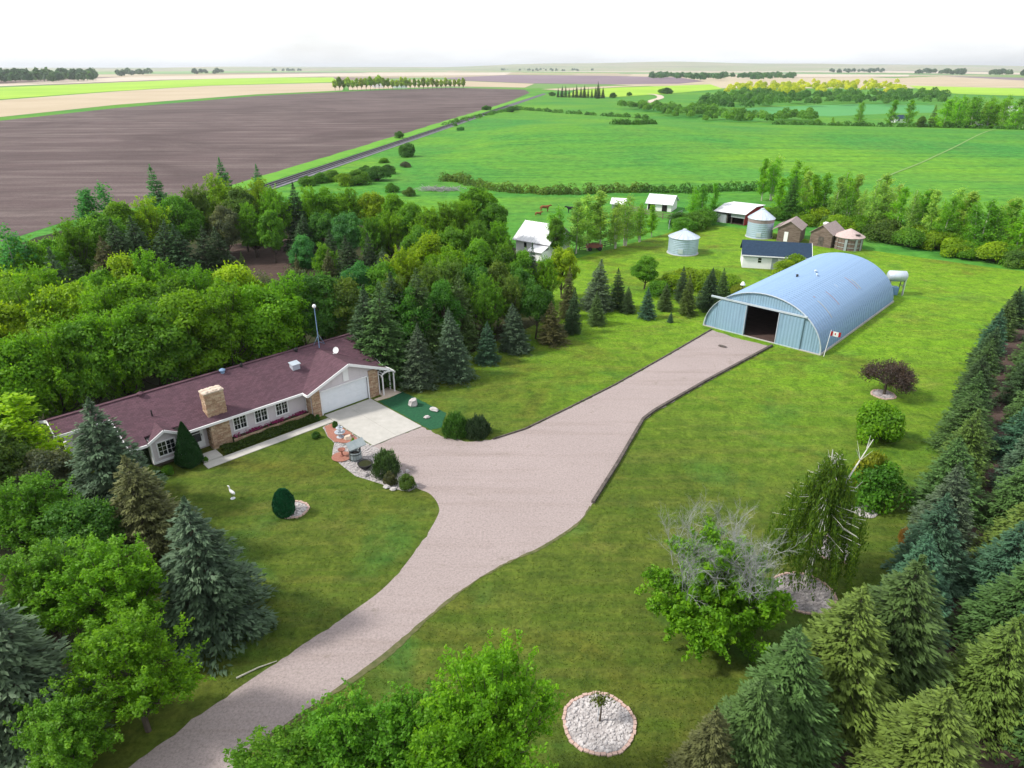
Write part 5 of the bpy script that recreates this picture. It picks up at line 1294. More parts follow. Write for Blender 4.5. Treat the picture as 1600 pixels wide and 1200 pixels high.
for s in (-.46, .46): mb = MB(); mb.box(s - .05, s + .05, -.05, .05, 0, 1.5); mb.build('post', M_['timber'], wl)
for s in (-1, 1): mb = MB(); mb.slab([(-.75, s * .55, 1.28), (.75, s * .55, 1.28), (.75, 0, 1.72), (-.75, 0, 1.72)], .05); mb.build('roof_panel', M_['greywall'], wl)
x, y = G(571, 731); pb = empty('black_bowl', (x, y, .03), 0, 'wide black planter bowl in the rock garden beside the junipers', 'planter')
mb = MB(); mb.lathe([(.3, 0), (.5, .18), (.6, .42), (.54, .42), (.42, .3), (.01, .28)], (0, 0, 0), 20); mb.build('bowl', M_['black'], pb)
mb = MB(); mb.lathe([(.5, .37), (.01, .40)], (0, 0, 0), 20); mb.build('soil', M_['woodfloor'], pb)
# sapling in the round bed
x, y = G(937, 1128); sp = empty('sapling', (x, y, .03), 0, 'thin young sapling in the round rock bed', 'sapling')
mb = MB(); mb.tube((0, 0, 0), (.03, .02, .7), .05, .042, 6); mb.tube((.03, .02, .7), (0, .06, 1.35), .042, .02, 6); mb.tube((.02, .03, .95), (.2, .1, 1.3), .012, .006, 4); mb.tube((.02, .03, .9), (-.18, .1, 1.28), .012, .006, 4); mb.build('trunk', M_['bark'], sp)
rng = np.random.default_rng(2); k = 260; P = rng.normal(size=(k, 3)) * np.array([.22, .16, .13]) + np.array([0, .08, 1.35]); v, f = cards(P, rnd_dirs(rng, k), rnd_dirs(rng, k), np.full(k, .13), np.full(k, .08))
c = link('crown', np_mesh('sapling_crown', v, f, rng.random(k)), sp, M_['leaf']); c.color = (.09, .13, .02, 1)
mb = MB(); mb.tube((-.1, .02, 0), (-.09, .02, .95), .018, .018, 5); mb.build('stake', M_['statuegrey'], sp)
# fallen stick on the lawn
x, y = G(400, 1047); mb = MB(); mb.tube((-.8, -.55, .05), (.1, .1, .07), .05, .04, 6); mb.tube((.1, .1, .07), (.9, .55, .05), .04, .02, 6); o = mb.build('fallen_branch', M_['palebark']); o.location = (x, y, 0); tag(o, 'pale fallen branch on the grass between spruces and driveway', 'branch')

# ================================================================== VEGETATION
def bush(kind, px, py, h, w, col, label, group=None, cat=None):
    x, y = G(px, py); return plant(kind, x, y, h, w, col, label, group, cat=cat)
# near the house and driveway
bush('juniper', 604, 738, 1.75, .82, 'sgreen', 'large spiky juniper beside the driveway in the rock garden', None)
bush('shrub', 610, 756, 1.25, .75, 'brown', 'low brownish shrub in front of the large juniper')
bush('shrub', 636, 762, 1.35, .80, 'olive', 'round olive shrub at the rock garden tip by the driveway')
bush('juniper', 712, 677, 1.75, .88, 'deep', 'left juniper of the pair between dark bed and driveway')
bush('juniper', 746, 680, 1.7, .82, 'sdark', 'right juniper of the pair beside the upper driveway')
bush('shrub', 494, 684, .7, .85, 'deep', 'low dark bush at the walkway bend by the rock garden')
bush('shrub', 552, 696, .8, .5, 'bright', 'small bright green hosta-like plant behind the wishing well', cat='plant')
bush('shrub', 524, 668, .75, .6, 'deep', 'dark little shrub behind the grey fountain')
bush('shrub', 497, 657, .7, .42, 'deep', 'small shrub at the foot of the left garage pillar')
bush('shrub', 262, 740, .8, 1.1, 'mid', 'low green shrub left of the cone cedar under the bay window')
bush('shrub', 322, 722, .6, .55, 'mid', 'low green shrub right of the cone cedar')
bush('shrub', 240, 742, 1.0, .9, 'olive', 'low shrub at the left front corner of the house')
def special(name, meshes, px, py, col, label, cat, parts=('crown', 'trunk'), rz=0.0, sc=1.0):
    x, y = G(px, py); o = empty(name, (x, y, 0), rz, label, cat); o.scale = (sc, sc, sc)
    t = link(parts[1], meshes[0], o); c = link(parts[0], meshes[1], o); c.color = (*(LEAFC[col] if isinstance(col, str) else col), 1); return o
special('cedar_bush', make_cedar(1, 3.7, 1.08), 298, 726, (0.020, 0.075, 0.018), 'dense dark green cone-shaped cedar by the front door', 'cedar', ('foliage', 'stem'))
special('cedar_bush', make_cedar(2, 2.0, .72, 6000, True), 446, 804, (0.012, 0.105, 0.040), 'egg-shaped clipped cedar on the front lawn', 'cedar', ('foliage', 'stem'))
# clipped ground hedge between planter and walkway, with flowers
rng = np.random.default_rng(8); n = 5200
U = rng.uniform(-9.2, -.9, n); Vv = rng.uniform(-.5, .72, n); hgt = .34 + .16 * np.sin(U * 2.3) * np.cos(Vv * 4 + U) + .1 * rng.random(n)
P = np.stack([HO.x + HU.x * U + HU.y * Vv, HO.y + HU.y * U - HU.x * Vv, hgt * np.clip(1.2 - np.abs(Vv - .1), .25, 1)], 1)
v, f = cards(P, rnd_dirs(rng, n), unit(rnd_dirs(rng, n) + np.array([0, 0, .9])), .16 * (.6 + .8 * rng.random(n)), .1 * (.6 + .8 * rng.random(n)))
hd = link('ground_hedge', np_mesh('ground_hedge', v, f, rng.random(n)), None, M_['leaf']); hd.color = (.05, .095, .016, 1); tag(hd, 'low green hedge between stone planter and front walkway', 'hedge')
n = 1500; U = rng.uniform(-7.7, -1.1, n); Vv = rng.uniform(-1.06, -.6, n); cl = .5 + .5 * np.sin(U * 3.1 + 1); keep = rng.random(n) < .08 + .62 * cl ** 2; U, Vv = U[keep], Vv[keep]; n = len(U)
P = np.stack([HO.x + HU.x * U + HU.y * Vv, HO.y + HU.y * U - HU.x * Vv, .5 + .14 * rng.random(n)], 1)
v, f = cards(P, rnd_dirs(rng, n), unit(rnd_dirs(rng, n) + np.array([0, 0, .9])), np.full(n, .14), np.full(n, .12))
tag(link('planter_flowers', np_mesh('planter_flowers', v, f), None, M_['pinkflower']), 'pink and purple flowers in the stone planter under the windows', 'flowers', kind='stuff')

# loose grass blades over the near lawns
def in_poly(x, y, pts):
    c = np.zeros(len(x), dtype=bool); j = len(pts) - 1
    for i in range(len(pts)):
        xi, yi = pts[i][:2]; xj, yj = pts[j][:2]
        if yi != yj: c ^= ((yi > y) != (yj > y)) & (x < (xj - xi) * (y - yi) / (yj - yi) + xi)
        j = i
    return c
rng = np.random.default_rng(77); n = 50000
gy = 17 + 70 * rng.random(n) ** 1.35; gx = (rng.random(n) * 1.75 - .75) * gy * .8
ok = ~in_poly(gx, gy, drive) & ~in_poly(gx, gy, bed) & ~in_poly(gx, gy, turf)
hx = (gx - HO.x) * HU.x + (gy - HO.y) * HU.y; hv = (gx - HO.x) * HU.y - (gy - HO.y) * HU.x
ok &= ~((hx > -19) & (hx < 8) & (hv > -11) & (hv < 1.9)) & ~((hx > -.2) & (hx < 5.1) & (hv > 0) & (hv < 7.9))
for bx_, by_, br_ in ((936, 1130, 1.75), (1255, 927, 1.85), (1302, 858, 1.4), (1380, 617, 1.1), (459, 797, 1.05)):
    q0, q1 = G(bx_, by_); ok &= (gx - q0) ** 2 + (gy - q1) ** 2 > br_ ** 2
qx = (gx - qm.x) * math.cos(QR) + (gy - qm.y) * math.sin(QR) if 'qm' in globals() else gx * 0 + 99
qy = -(gx - qm.x) * math.sin(QR) + (gy - qm.y) * math.cos(QR)
ok &= ~((np.abs(qx) < 7.1) & (qy > -.3) & (qy < 25.4)) & (gx > -19) & in_poly(gx, gy, lawn_pts)
gx, gy = gx[ok], gy[ok]; n = len(gx)
P = np.stack([gx, gy, np.full(n, .022)], 1); T = unit(rng.normal(size=(n, 3)) * .55 + np.array([0, 0, .8])); Nn = unit(np.cross(T, rnd_dirs(rng, n)))
v, f = cards(P, T, Nn, .06 + .04 * rng.random(n), .05 + .03 * rng.random(n)); pat = .5 + .5 * np.sin(gx * .7 + 2 * np.sin(gy * .35)) * np.cos(gy * .55 + gx * .2)
gt = link('grass_blades', np_mesh('grass_blades', v, f, np.clip(.30 + .25 * rng.random(n) + .25 * pat, 0, 1)), None, M_['leaf']); gt.color = (.085, .135, .018, 1); tag(gt, kind='stuff')

# lawn specimens on the right
def half_dead():
    rng = np.random.default_rng(21)
    trunk, crown = make_locust(91, 6.2, 3.3, 52000, .19, .04)
    tw = []
    for i in range(40):
        a = rng.random() * 6.28; rr = rng.uniform(.3, 2.5); twig_fan(rng, (rr * math.cos(a), rr * math.sin(a), 3.3 + 1.3 * rng.random() - .35 * rr), (math.cos(a) * .25, math.sin(a) * .25, 1), rng.uniform(1.3, 2.0), 3, tw, .024)
    return trunk, crown, tw
t_, c_, tw = half_dead()
hdt = special('half_dead_tree', (t_, c_), 1108, 985, 'bright', 'broad tree with grey dead twigs on top and bright green lower leaves', 'tree', sc=1.08)
limb_mesh(tw).build('dead_branches', M_['deadtwig'], hdt)
def weeping_birch():
    rng = np.random.default_rng(5); segs = []; tips = []
    H = 8.6
    segs += [((0, 0, -.1), (.1, .05, 3.0), .2, .15, 8), ((.1, .05, 3.0), (.15, .1, 5.6), .15, .1, 7), ((.15, .1, 5.6), (-.2, 0, H), .1, .02, 6), ((.1, .05, 3.0), (.9, .3, 6.0), .1, .06, 6), ((.9, .3, 6.0), (2.3, .9, 8.7), .06, .015, 5), ((.5, .2, 4.6), (2.0, .4, 6.4), .05, .012, 5), ((.12, .08, 4.2), (-.7, .1, 7.6), .08, .02, 5)]
    for q_ in ((2.0, .8, 8.2), (1.7, .6, 7.6), (-.5, .1, 7.3), (-.2, 0, 7.9)):
        for j in range(3): segs.append((q_, (q_[0] + rng.normal() * .28 + .12, q_[1] + rng.normal() * .28, q_[2] + rng.uniform(.4, 1.0)), .016, .005, 4))
    Pl, Ll = [], []
    for i in range(500):
        a = rng.random() * 6.283; z = rng.uniform(2.6, 8.2) ; rr = (2.5 * (1 - max(0, z - 4.2) / 5.0)) * math.sqrt(rng.uniform(.06, 1)); b = np.array([.12 * z / 3, .1, z]); e = np.array([rr * math.cos(a), rr * math.sin(a), z + .4 * rng.random()])
        if rng.random() < .4: segs.append((b, e, .03, .008, 4))
        L = min(z - .5, rng.uniform(1.2, 3.9)); k = int(L * 26); s = rng.random(k)
        p = e + np.stack([np.sin(s * 3 + a) * .1 + rng.normal(size=k) * .06, np.cos(s * 3 + a) * .1 + rng.normal(size=k) * .06, -s * L], 1); Pl.append(p)
    P = np.vstack(Pl); n_ = len(P); T = unit(np.array([0, 0, -1.0]) + rng.normal(size=(n_, 3)) * .22); Nn = unit(np.cross(T, rnd_dirs(rng, n_)))
    v, f = cards(P, T, Nn, .21 * (.6 + .8 * rng.random(n_)), .06 * (.6 + .8 * rng.random(n_)))
    crown = np_mesh('crown', v, f, np.clip(rng.random(n_), 0, 1)); crown.materials.append(M_['leaf'])
    trunk = limb_mesh(segs).mesh('trunk'); trunk.materials.append(M_['birchbark']); return trunk, crown
special('weeping_birch', weeping_birch(), 1260, 908, (.095, .185, .022), 'weeping birch with hanging strands and bare white branches on top', 'birch', sc=1.06)
def plum():
    rng = np.random.default_rng(6); segs = [((0, 0, 0), (0, 0, .9), .1, .08, 7)]; cs = []
    for i in range(46):
        a = rng.random() * 6.28; t_ = 1.4 * math.sqrt(rng.uniform(.0, 1)); e = np.array([math.cos(a) * math.sin(t_) * 1.75, math.sin(a) * math.sin(t_) * 1.75, .95 + math.cos(t_) * 1.75]); segs.append(((0, 0, .85), e * .55 + np.array([0, 0, .3]), .04, .025, 4)); segs.append((e * .55 + np.array([0, 0, .3]), e, .025, .008, 4)); cs.append(e * .88); cs.append(e * .7 + np.array([0, 0, .2]))
    v, f, t = lobed_crown(rng, np.array(cs), np.full(len(cs), .5), 9000, .13, .42, .9, -1)
    crown = np_mesh('crown', v, f, t); crown.materials.append(M_['leaf']); trunk = limb_mesh(segs).mesh('trunk'); trunk.materials.append(M_['bark']); return trunk, crown
special('purple_leaf_tree', plum(), 1381, 617, 'plum', 'small purple-leaved tree with rounded vase crown on the right lawn', 'tree', sc=1.38)
bush('shrub', 1368, 685, 4.2, .82, 'bright', 'rounded bright green bush on the right lawn below the purple tree')
bush('shrub', 1364, 782, 3.6, .85, 'mid', 'tall green bush under the yellow-topped one on the right lawn')
x, y = G(1350, 772); plant('shrub', x, y, 4.2, .6, 'yellow', 'bush with yellow-green top on the right lawn beside the birch')
bush('shrub', 1412, 848, 1.3, .5, 'bronze', 'small bronze-leaved bush in front of the blue spruce row')

# spruce rows on the right
rowA = [(1095, 1225, 4.6, .95, 'brown'), (1165, 1185, 5.6, 1.0, 'sgreen'), (1228, 1148, 6.4, 1.0, 'sgreen'), (1300, 1105, 7.2, 1.05, 'gold'), (1372, 1050, 7.6, 1.1, 'sgreen'),
        (1425, 965, 5.6, .95, 'bluegreen'), (1446, 905, 6.0, .95, 'bluegreen'), (1462, 850, 6.0, 1.0, 'blue'), (1478, 800, 5.8, 1.0, 'sgreen'), (1492, 752, 5.8, 1.0, 'gold'), (1502, 708, 5.4, 1.0, 'sgreen'), (1510, 668, 5.2, 1.0, 'sgreen'),
        (1518, 632, 5.0, .95, 'sdark'), (1526, 602, 4.8, .95, 'sgreen'), (1534, 575, 4.6, .9, 'sdark'), (1546, 549, 4.8, .95, 'bluegreen'), (1560, 527, 4.8, .95, 'sgreen'), (1578, 508, 4.8, .9, 'sdark'), (1598, 492, 4.8, .9, 'bluegreen')]
for i, (px, py, h, w, col) in enumerate(rowA):
    bush('spruce', px, py, h, w * 1.32, col, f'{CW[col]} spruce in the lawn-side row of the shelterbelt, {ORD[i]} from the near end', 'spruces in the lawn-side shelterbelt row')
rowB = [(1440, 1235, 5.8, 1.15, 'gold'), (1535, 1110, 6.2, 1.0, 'gold'), (1575, 1010, 6.6, 1.05, 'sgreen'), (1560, 930, 5.6, 1.0, 'bluegreen'), (1590, 890, 6.4, 1.05, 'gold'), (1585, 820, 5.8, 1.0, 'sgreen'), (1598, 768, 5.8, 1.0, 'blue'),
        (1596, 715, 5.6, 1.0, 'bluegreen'), (1604, 672, 5.4, 1.0, 'sgreen'), (1605, 632, 5.2, .95, 'sdark'), (1610, 598, 5.0, .95, 'sgreen'), (1618, 568, 4.8, .95, 'sgreen'), (1630, 540, 4.8, .95, 'sdark'), (1640, 1060, 6.5, 1.1, 'bluegreen'), (1660, 940, 6.3, 1.05, 'sgreen'), (1655, 1180, 6, 1.1, 'sgreen')]
for i, (px, py, h, w, col) in enumerate(rowB):
    bush('spruce', px - 8, py, h, w * 1.35, col, f'{CW[col]} spruce in the outer row of the shelterbelt, {ORD[i]} from the near end', 'spruces in the outer shelterbelt row')

# trees at the bottom edge, near the camera
for px, py, h, w, col, lab in [(775, 1262, 8.5, .84, 'bright', 'tall bright green tree at the bottom edge left of the round rock bed'), (705, 1340, 7.2, .9, 'bright', 'green tree at the bottom edge between the tallest and the broad clump'), (655, 1275, 6.5, 1.0, 'mid', 'mid-green tree at the bottom edge, right side of the broad clump'),
                               (560, 1285, 6.5, 1.05, 'mid', 'broad green tree at the bottom edge beside the driveway'), (468, 1325, 6.1, 1.05, 'mid', 'leftmost green tree at the bottom edge beside the driveway'), (835, 1370, 5.8, .7, 'bright', 'low green tree at the bottom edge below the round rock bed')]:
    bush('locust', px, py, h, w, col, lab, 'trees along the bottom edge')

# left foreground
for kind, px, py, h, w, col, lab in [
    ('spruce', 186, 800, 8.9, 1.35, 'blue', 'tall blue spruce at the left front corner of the house'), ('spruce', 252, 866, 7.6, 1.3, 'brown', 'brownish spruce between the blue one and the big grey-green one'),
    ('spruce', 342, 975, 8.6, 1.32, 'blue', 'broad grey-green spruce at the edge of the front lawn'), ('spruce', 45, 1165, 8.6, 1.35, 'blue', 'dark blue spruce in the bottom left corner'),
    ('locust', 200, 1015, 6.8, 1.15, 'bright', 'bright green tree left of the broad spruce'), ('locust', 232, 1142, 6.4, 1.1, 'bright', 'yellowish green tree at the lower left by the driveway'),
    ('locust', 95, 1010, 6.4, 1.15, 'mid', 'green tree at the left edge above the corner spruce'), ('locust', 75, 890, 6.6, 1.15, 'mid', 'mid-green round tree at the left edge halfway down'), ('broad', 150, 905, 5.6, 1.1, 'deep', 'deep green tree behind the bright left foreground tree'),
    ('broad', -40, 1010, 7.0, .8, 'deep', 'deep green tree cut by the left edge above the corner'), ('poplar', 82, 765, 7.6, 1.9, 'lime', 'pale yellow-green upright tree at the left edge beside the house'), ('broad', 20, 800, 6.4, 1.1, 'olive', 'olive tree at the left edge below the house level'),
    ('broad', -40, 860, 7.0, .8, 'olive', 'olive tree cut by the left edge'), ('broad', 95, 800, 5.0, 1.1, 'grey', 'grey-green bushy tree left of the blue spruce'), ('locust', 130, 1215, 4.6, 1.2, 'mid', 'low green tree at the bottom left beside the corner spruce'),
    ('broad', -20, 720, 8.2, .8, 'mid', 'mid-green tree at the left edge level with the house'), ('broad', 30, 700, 8.6, .72, 'deep', 'deep green tree behind the pale upright one at the left edge')]:
    bush(kind, px, py, h, w, col, lab, 'left foreground trees')

# wood behind the house
stand('in the first rank behind the house', 'first rank behind the house', [('broad', 10, 535, 9.4, .95, 'bright'), ('broad', 62, 520, 9.6, 1, 'mid'), ('broad', 118, 505, 9.6, 1, 'mid'), ('broad', 172, 492, 9.8, 1, 'bright'), ('broad', 228, 480, 10, 1, 'mid'), ('broad', 284, 466, 10.2, 1, 'bright'), ('broad', 340, 452, 10.4, 1, 'mid'), ('broad', 396, 448, 10.0, 1, 'bright'), ('broad', 446, 440, 9.6, .9, 'mid'), ('broad', 492, 432, 9.6, .9, 'deep'), ('broad', 535, 440, 9.0, .85, 'olive')])
stand('in the second rank behind the house', 'second rank behind the house', [('broad', -20, 470, 9.8, 1, 'lime'), ('broad', 32, 455, 10, 1, 'bright'), ('broad', 88, 452, 10, 1, 'lime'), ('broad', 140, 458, 10, .95, 'bright'), ('broad', 205, 440, 10.2, 1, 'bright'), ('broad', 262, 440, 10.2, .95, 'mid'), ('broad', 312, 428, 10.4, 1, 'bright'), ('broad', 365, 424, 10.2, 1, 'lime'), ('broad', 415, 440, 8.6, .85, 'grey'), ('broad', 462, 424, 8.8, .85, 'grey')])
stand('in the third rank behind the house', 'third rank behind the house', [('broad', 10, 420, 10, .95, 'lime'), ('broad', 62, 428, 9.6, .9, 'bright'), ('broad', 150, 420, 9.4, .85, 'bright'), ('broad', 188, 407, 9.6, .85, 'lime'), ('broad', 228, 402, 9.8, .9, 'bright'), ('spruce', 76, 392, 9.5, 1.1, 'sdark'), ('spruce', 108, 402, 8.6, 1.1, 'sdark'), ('spruce', 375, 396, 5.0, .8, 'gold'), ('spruce', 462, 400, 4.6, .7, 'brown')])
stand('beyond the dark garden plot', 'trees beyond the garden plot', [('spruce', 180, 350, 10.5, 1.15, 'sdark'), ('spruce', 212, 342, 10.5, 1.2, 'sdark'), ('spruce', 246, 350, 10, 1.2, 'sdark'), ('spruce', 280, 356, 9.6, 1.2, 'sdark'), ('spruce', 312, 358, 9, 1.2, 'sdark'), ('spruce', 340, 360, 8.4, 1.2, 'sdark'), ('spruce', 160, 375, 9, 1.1, 'brown'),
    ('broad', 20, 382, 9, .9, 'mid'), ('broad', 60, 372, 9.4, .9, 'bright'), ('broad', 108, 352, 10, .9, 'mid'), ('broad', 150, 330, 11, .9, 'mid'), ('broad', 185, 318, 11, .95, 'bright'), ('broad', 225, 318, 10.6, .9, 'lime'), ('broad', 270, 308, 10.6, .9, 'mid'), ('broad', 300, 300, 10.6, .85, 'olive'), ('broad', 335, 283, 11.4, .9, 'lime'), ('broad', 372, 296, 10.6, .85, 'olive'), ('broad', 402, 288, 10.6, .85, 'lime'), ('broad', 396, 350, 5.6, 1.15, 'mid'), ('broad', 425, 300, 10, .8, 'mid'), ('broad', 388, 322, 8.6, .8, 'bright'), ('broad', 345, 322, 9, .8, 'grey'), ('broad', 420, 330, 8.4, .8, 'mid'),
    ('poplar', 130, 305, 11.5, 1.5, 'teal'), ('poplar', 158, 296, 12, 1.5, 'teal'), ('spruce', 240, 262, 12.6, .95, 'teal'), ('spruce', 348, 251, 12.8, .9, 'teal'), ('spruce', 398, 262, 12, .9, 'teal'), ('poplar', 5, 360, 11, 1.5, 'teal'), ('spruce', 456, 290, 11, .8, 'sdark'), ('spruce', 468, 338, 8, 1.1, 'sdark')])
stand('in the wood between railway and yard', 'trees between railway and yard', [('broad', 478, 300, 9.4, .85, 'mid'), ('broad', 506, 296, 9.6, .9, 'bright'), ('broad', 545, 300, 9.2, .9, 'bright'), ('broad', 580, 303, 8.8, .85, 'lime'), ('broad', 612, 308, 8.6, .85, 'bright'), ('broad', 500, 330, 8.6, .85, 'deep'), ('broad', 540, 335, 8.4, .85, 'teal'), ('broad', 580, 345, 8, .8, 'deep'), ('broad', 604, 335, 8.4, .85, 'mid'), ('broad', 640, 322, 9, .95, 'mid'), ('broad', 668, 330, 8.8, .9, 'mid'), ('broad', 700, 322, 9, .9, 'bright'), ('broad', 745, 290, 10.8, .95, 'bright'), ('broad', 722, 318, 9, .8, 'mid'), ('broad', 772, 314, 9.4, .8, 'mid'), ('broad', 655, 355, 8.2, .9, 'mid'), ('broad', 705, 352, 8.4, .9, 'mid'), ('broad', 745, 350, 8.2, .85, 'deep'), ('broad', 780, 352, 7.6, .8, 'mid'), ('broad', 470, 372, 6.4, .95, 'teal'), ('broad', 505, 384, 6.2, .9, 'mid'),
    ('spruce', 545, 372, 8, 1.1, 'sdark'), ('spruce', 575, 368, 8.2, 1.0, 'sdark'), ('spruce', 512, 362, 7.6, 1, 'sdark'), ('spruce', 508, 392, 6.4, .85, 'brown'), ('broad', 625, 396, 8.2, .9, 'lime'), ('broad', 672, 372, 9.0, .95, 'lime'), ('broad', 700, 388, 8.4, .85, 'bright'), ('broad', 745, 380, 8.4, .9, 'mid'), ('broad', 785, 385, 8, .85, 'mid'), ('broad', 596, 412, 7.6, .85, 'mid'), ('broad', 560, 412, 7.4, .85, 'teal'), ('spruce', 600, 392, 8, 1.1, 'sdark')])
stand('in the dark wood between house and yard', 'trees between house and yard', [('spruce', 588, 448, 10, 1.15, 'sgreen'), ('spruce', 648, 424, 10, 1.1, 'sgreen'), ('spruce', 612, 430, 9.6, 1.1, 'sdark'), ('spruce', 562, 452, 9.4, 1.1, 'sdark'), ('broad', 668, 425, 8.8, .8, 'olive'), ('broad', 612, 440, 8.8, .8, 'olive'), ('broad', 705, 415, 8.6, .8, 'olive'), ('broad', 742, 412, 8.4, .8, 'deep'), ('broad', 778, 412, 8.0, .8, 'olive'), ('broad', 812, 420, 7.4, .8, 'deep'), ('broad', 838, 445, 6.6, .75, 'deep'), ('broad', 800, 438, 7, .75, 'olive'), ('broad', 760, 440, 7.4, .75, 'deep'), ('broad', 690, 445, 8, .75, 'deep'), ('broad', 815, 395, 7.4, .8, 'mid'), ('broad', 640, 450, 8.4, .75, 'deep'),
    ('spruce', 718, 432, 8.6, .95, 'sgreen'), ('spruce', 830, 384, 8.0, .6, 'bluegreen'), ('broad', 880, 384, 7.4, .85, 'lime'), ('broad', 855, 408, 6.4, .7, 'mid'), ('spruce', 935, 408, 6.6, 1.1, 'blue'), ('spruce', 968, 422, 5.2, .95, 'sdark'), ('spruce', 890, 420, 6.4, .75, 'brown')])
stand('along the lawn edge right of the house', 'spruces along the lawn edge', [('spruce', 655, 604, 6.3, 1.05, 'blue'), ('spruce', 712, 590, 7.2, 1.0, 'blue'), ('spruce', 762, 566, 4.6, 1.05, 'bluegreen'), ('spruce', 806, 548, 5.4, 1.1, 'blue'), ('spruce', 864, 536, 4.9, 1.3, 'brown'), ('spruce', 893, 520, 5.4, .8, 'sdark'), ('spruce', 932, 506, 4.0, 1.05, 'sgreen'), ('spruce', 980, 488, 3.4, 1.0, 'sdark'), ('spruce', 1011, 497, 3.9, 1.05, 'bluegreen'), ('spruce', 1047, 504, 1.4, 1.0, 'bluegreen'), ('spruce', 1038, 484, 3.6, 1.1, 'sgreen'), ('spruce', 1074, 491, 5.2, .95, 'gold'), ('spruce', 1103, 482, 5.4, 1.1, 'sdark'), ('spruce', 1064, 470, 4.6, 1.0, 'sdark'), ('spruce', 1128, 470, 4.4, 1.0, 'sgreen')], False)
stand('behind the small spruces near the arched shed', 'leafy trees behind the small spruces', [('broad', 1006, 452, 4.6, 1.2, 'mid'), ('shrub', 1048, 452, 2.6, 1.2, 'lime'), ('shrub', 1075, 446, 3.0, 1.3, 'lime'), ('shrub', 1105, 450, 3.0, 1.3, 'lime'), ('shrub', 1135, 454, 2.6, 1.2, 'lime'), ('shrub', 1152, 462, 2.0, 1.0, 'yellow'), ('shrub', 1028, 462, 2.4, 1.1, 'mid'), ('shrub', 1240, 424, 3.2, 1.0, 'lime'), ('shrub', 1225, 430, 2.6, 1.0, 'lime'), ('shrub', 1255, 420, 3.0, .9, 'bright')], False)
stand('in the sparse grove around the paddock', 'sparse paddock grove', [('poplar', 872, 398, 7.6, 1.6, 'mid'), ('broad', 868, 404, 6.6, .65, 'mid'), ('poplar', 900, 396, 8.4, 1.6, 'pale'), ('poplar', 918, 392, 8.8, 1.6, 'pale'), ('poplar', 938, 390, 9.4, 1.7, 'pale'), ('poplar', 962, 388, 7.8, 1.5, 'pale'), ('poplar', 978, 384, 8.4, 1.6, 'pale'), ('poplar', 1000, 378, 6.6, 1.6, 'bright'), ('poplar', 1018, 370, 5.6, 1.6, 'bright'), ('shrub', 1066, 362, 3.2, 1.3, 'mid'), ('shrub', 1084, 356, 3.6, 1.3, 'mid'), ('shrub', 1100, 350, 3.6, 1.3, 'mid'), ('poplar', 1095, 346, 6.6, 1.6, 'mid'), ('poplar', 1112, 342, 7.0, 1.5, 'mid'), ('shrub', 1060, 352, 3.0, 1.2, 'deep'), ('poplar', 1082, 340, 6, 1.5, 'bright')], False)
# poplar belt behind the granaries
rr_ = random.Random(12); rows = []
for i in range(42):
    t_ = i / 41; px = 1190 + t_ * 425 + rr_.uniform(-5, 5); py = 330 + 88 * t_ + rr_.uniform(-16, 2) + (0 if px > 1215 else -12)
    rows.append(('poplar', px, py, rr_.uniform(7.2, 10.2), rr_.uniform(1.15, 1.7), rr_.choice(['bright', 'pale', 'pale', 'mid', 'bright'])))
stand('in the belt behind the granaries', 'poplar belt', rows, False)
rows = [('shrub', 1200 + 415 * (i / 27) + rr_.uniform(-5, 5), 338 + 84 * (i / 27) + rr_.uniform(-7, 4), rr_.uniform(2.4, 4.2), rr_.uniform(1.0, 1.35), rr_.choice(['mid', 'bright', 'olive', 'lime'])) for i in range(28)]
stand('at the foot of the poplar belt', 'undergrowth of the poplar belt', rows, False)
plant('spruce', *G(1229, 345), 9.6, .75, 'deep', 'tall dark narrow spruce behind the red barn', None)
# scrub along the railway
stand('on the rough ground beside the railway', 'railway scrub', [('shrub', 560, 288, 4.4, 1.2, 'mid'), ('shrub', 590, 282, 4.6, 1.2, 'deep'), ('shrub', 538, 290, 3.8, 1.1, 'lime'), ('shrub', 572, 276, 3.8, 1.2, 'deep'), ('shrub', 520, 282, 3.2, 1.3, 'mid'), ('shrub', 500, 286, 3.2, 1.3, 'mid'), ('shrub', 606, 272, 3.2, 1.2, 'deep'), ('shrub', 637, 246, 6.0, .9, 'deep'), ('shrub', 624, 216, 3.6, 1, 'deep'), ('shrub', 634, 262, 2.2, 1.2, 'grey'), ('shrub', 480, 290, 3, 1.3, 'mid'), ('shrub', 612, 300, 2.6, 1.2, 'mid'), ('shrub', 640, 306, 2.4, 1.2, 'olive'), ('shrub', 600, 255, 2.2, 1.3, 'mid'), ('shrub', 760, 172, 4, 1.6, 'deep'), ('shrub', 800, 175, 4.6, 1.6, 'deep'), ('shrub', 720, 205, 2.6, 1.4, 'teal')], False)

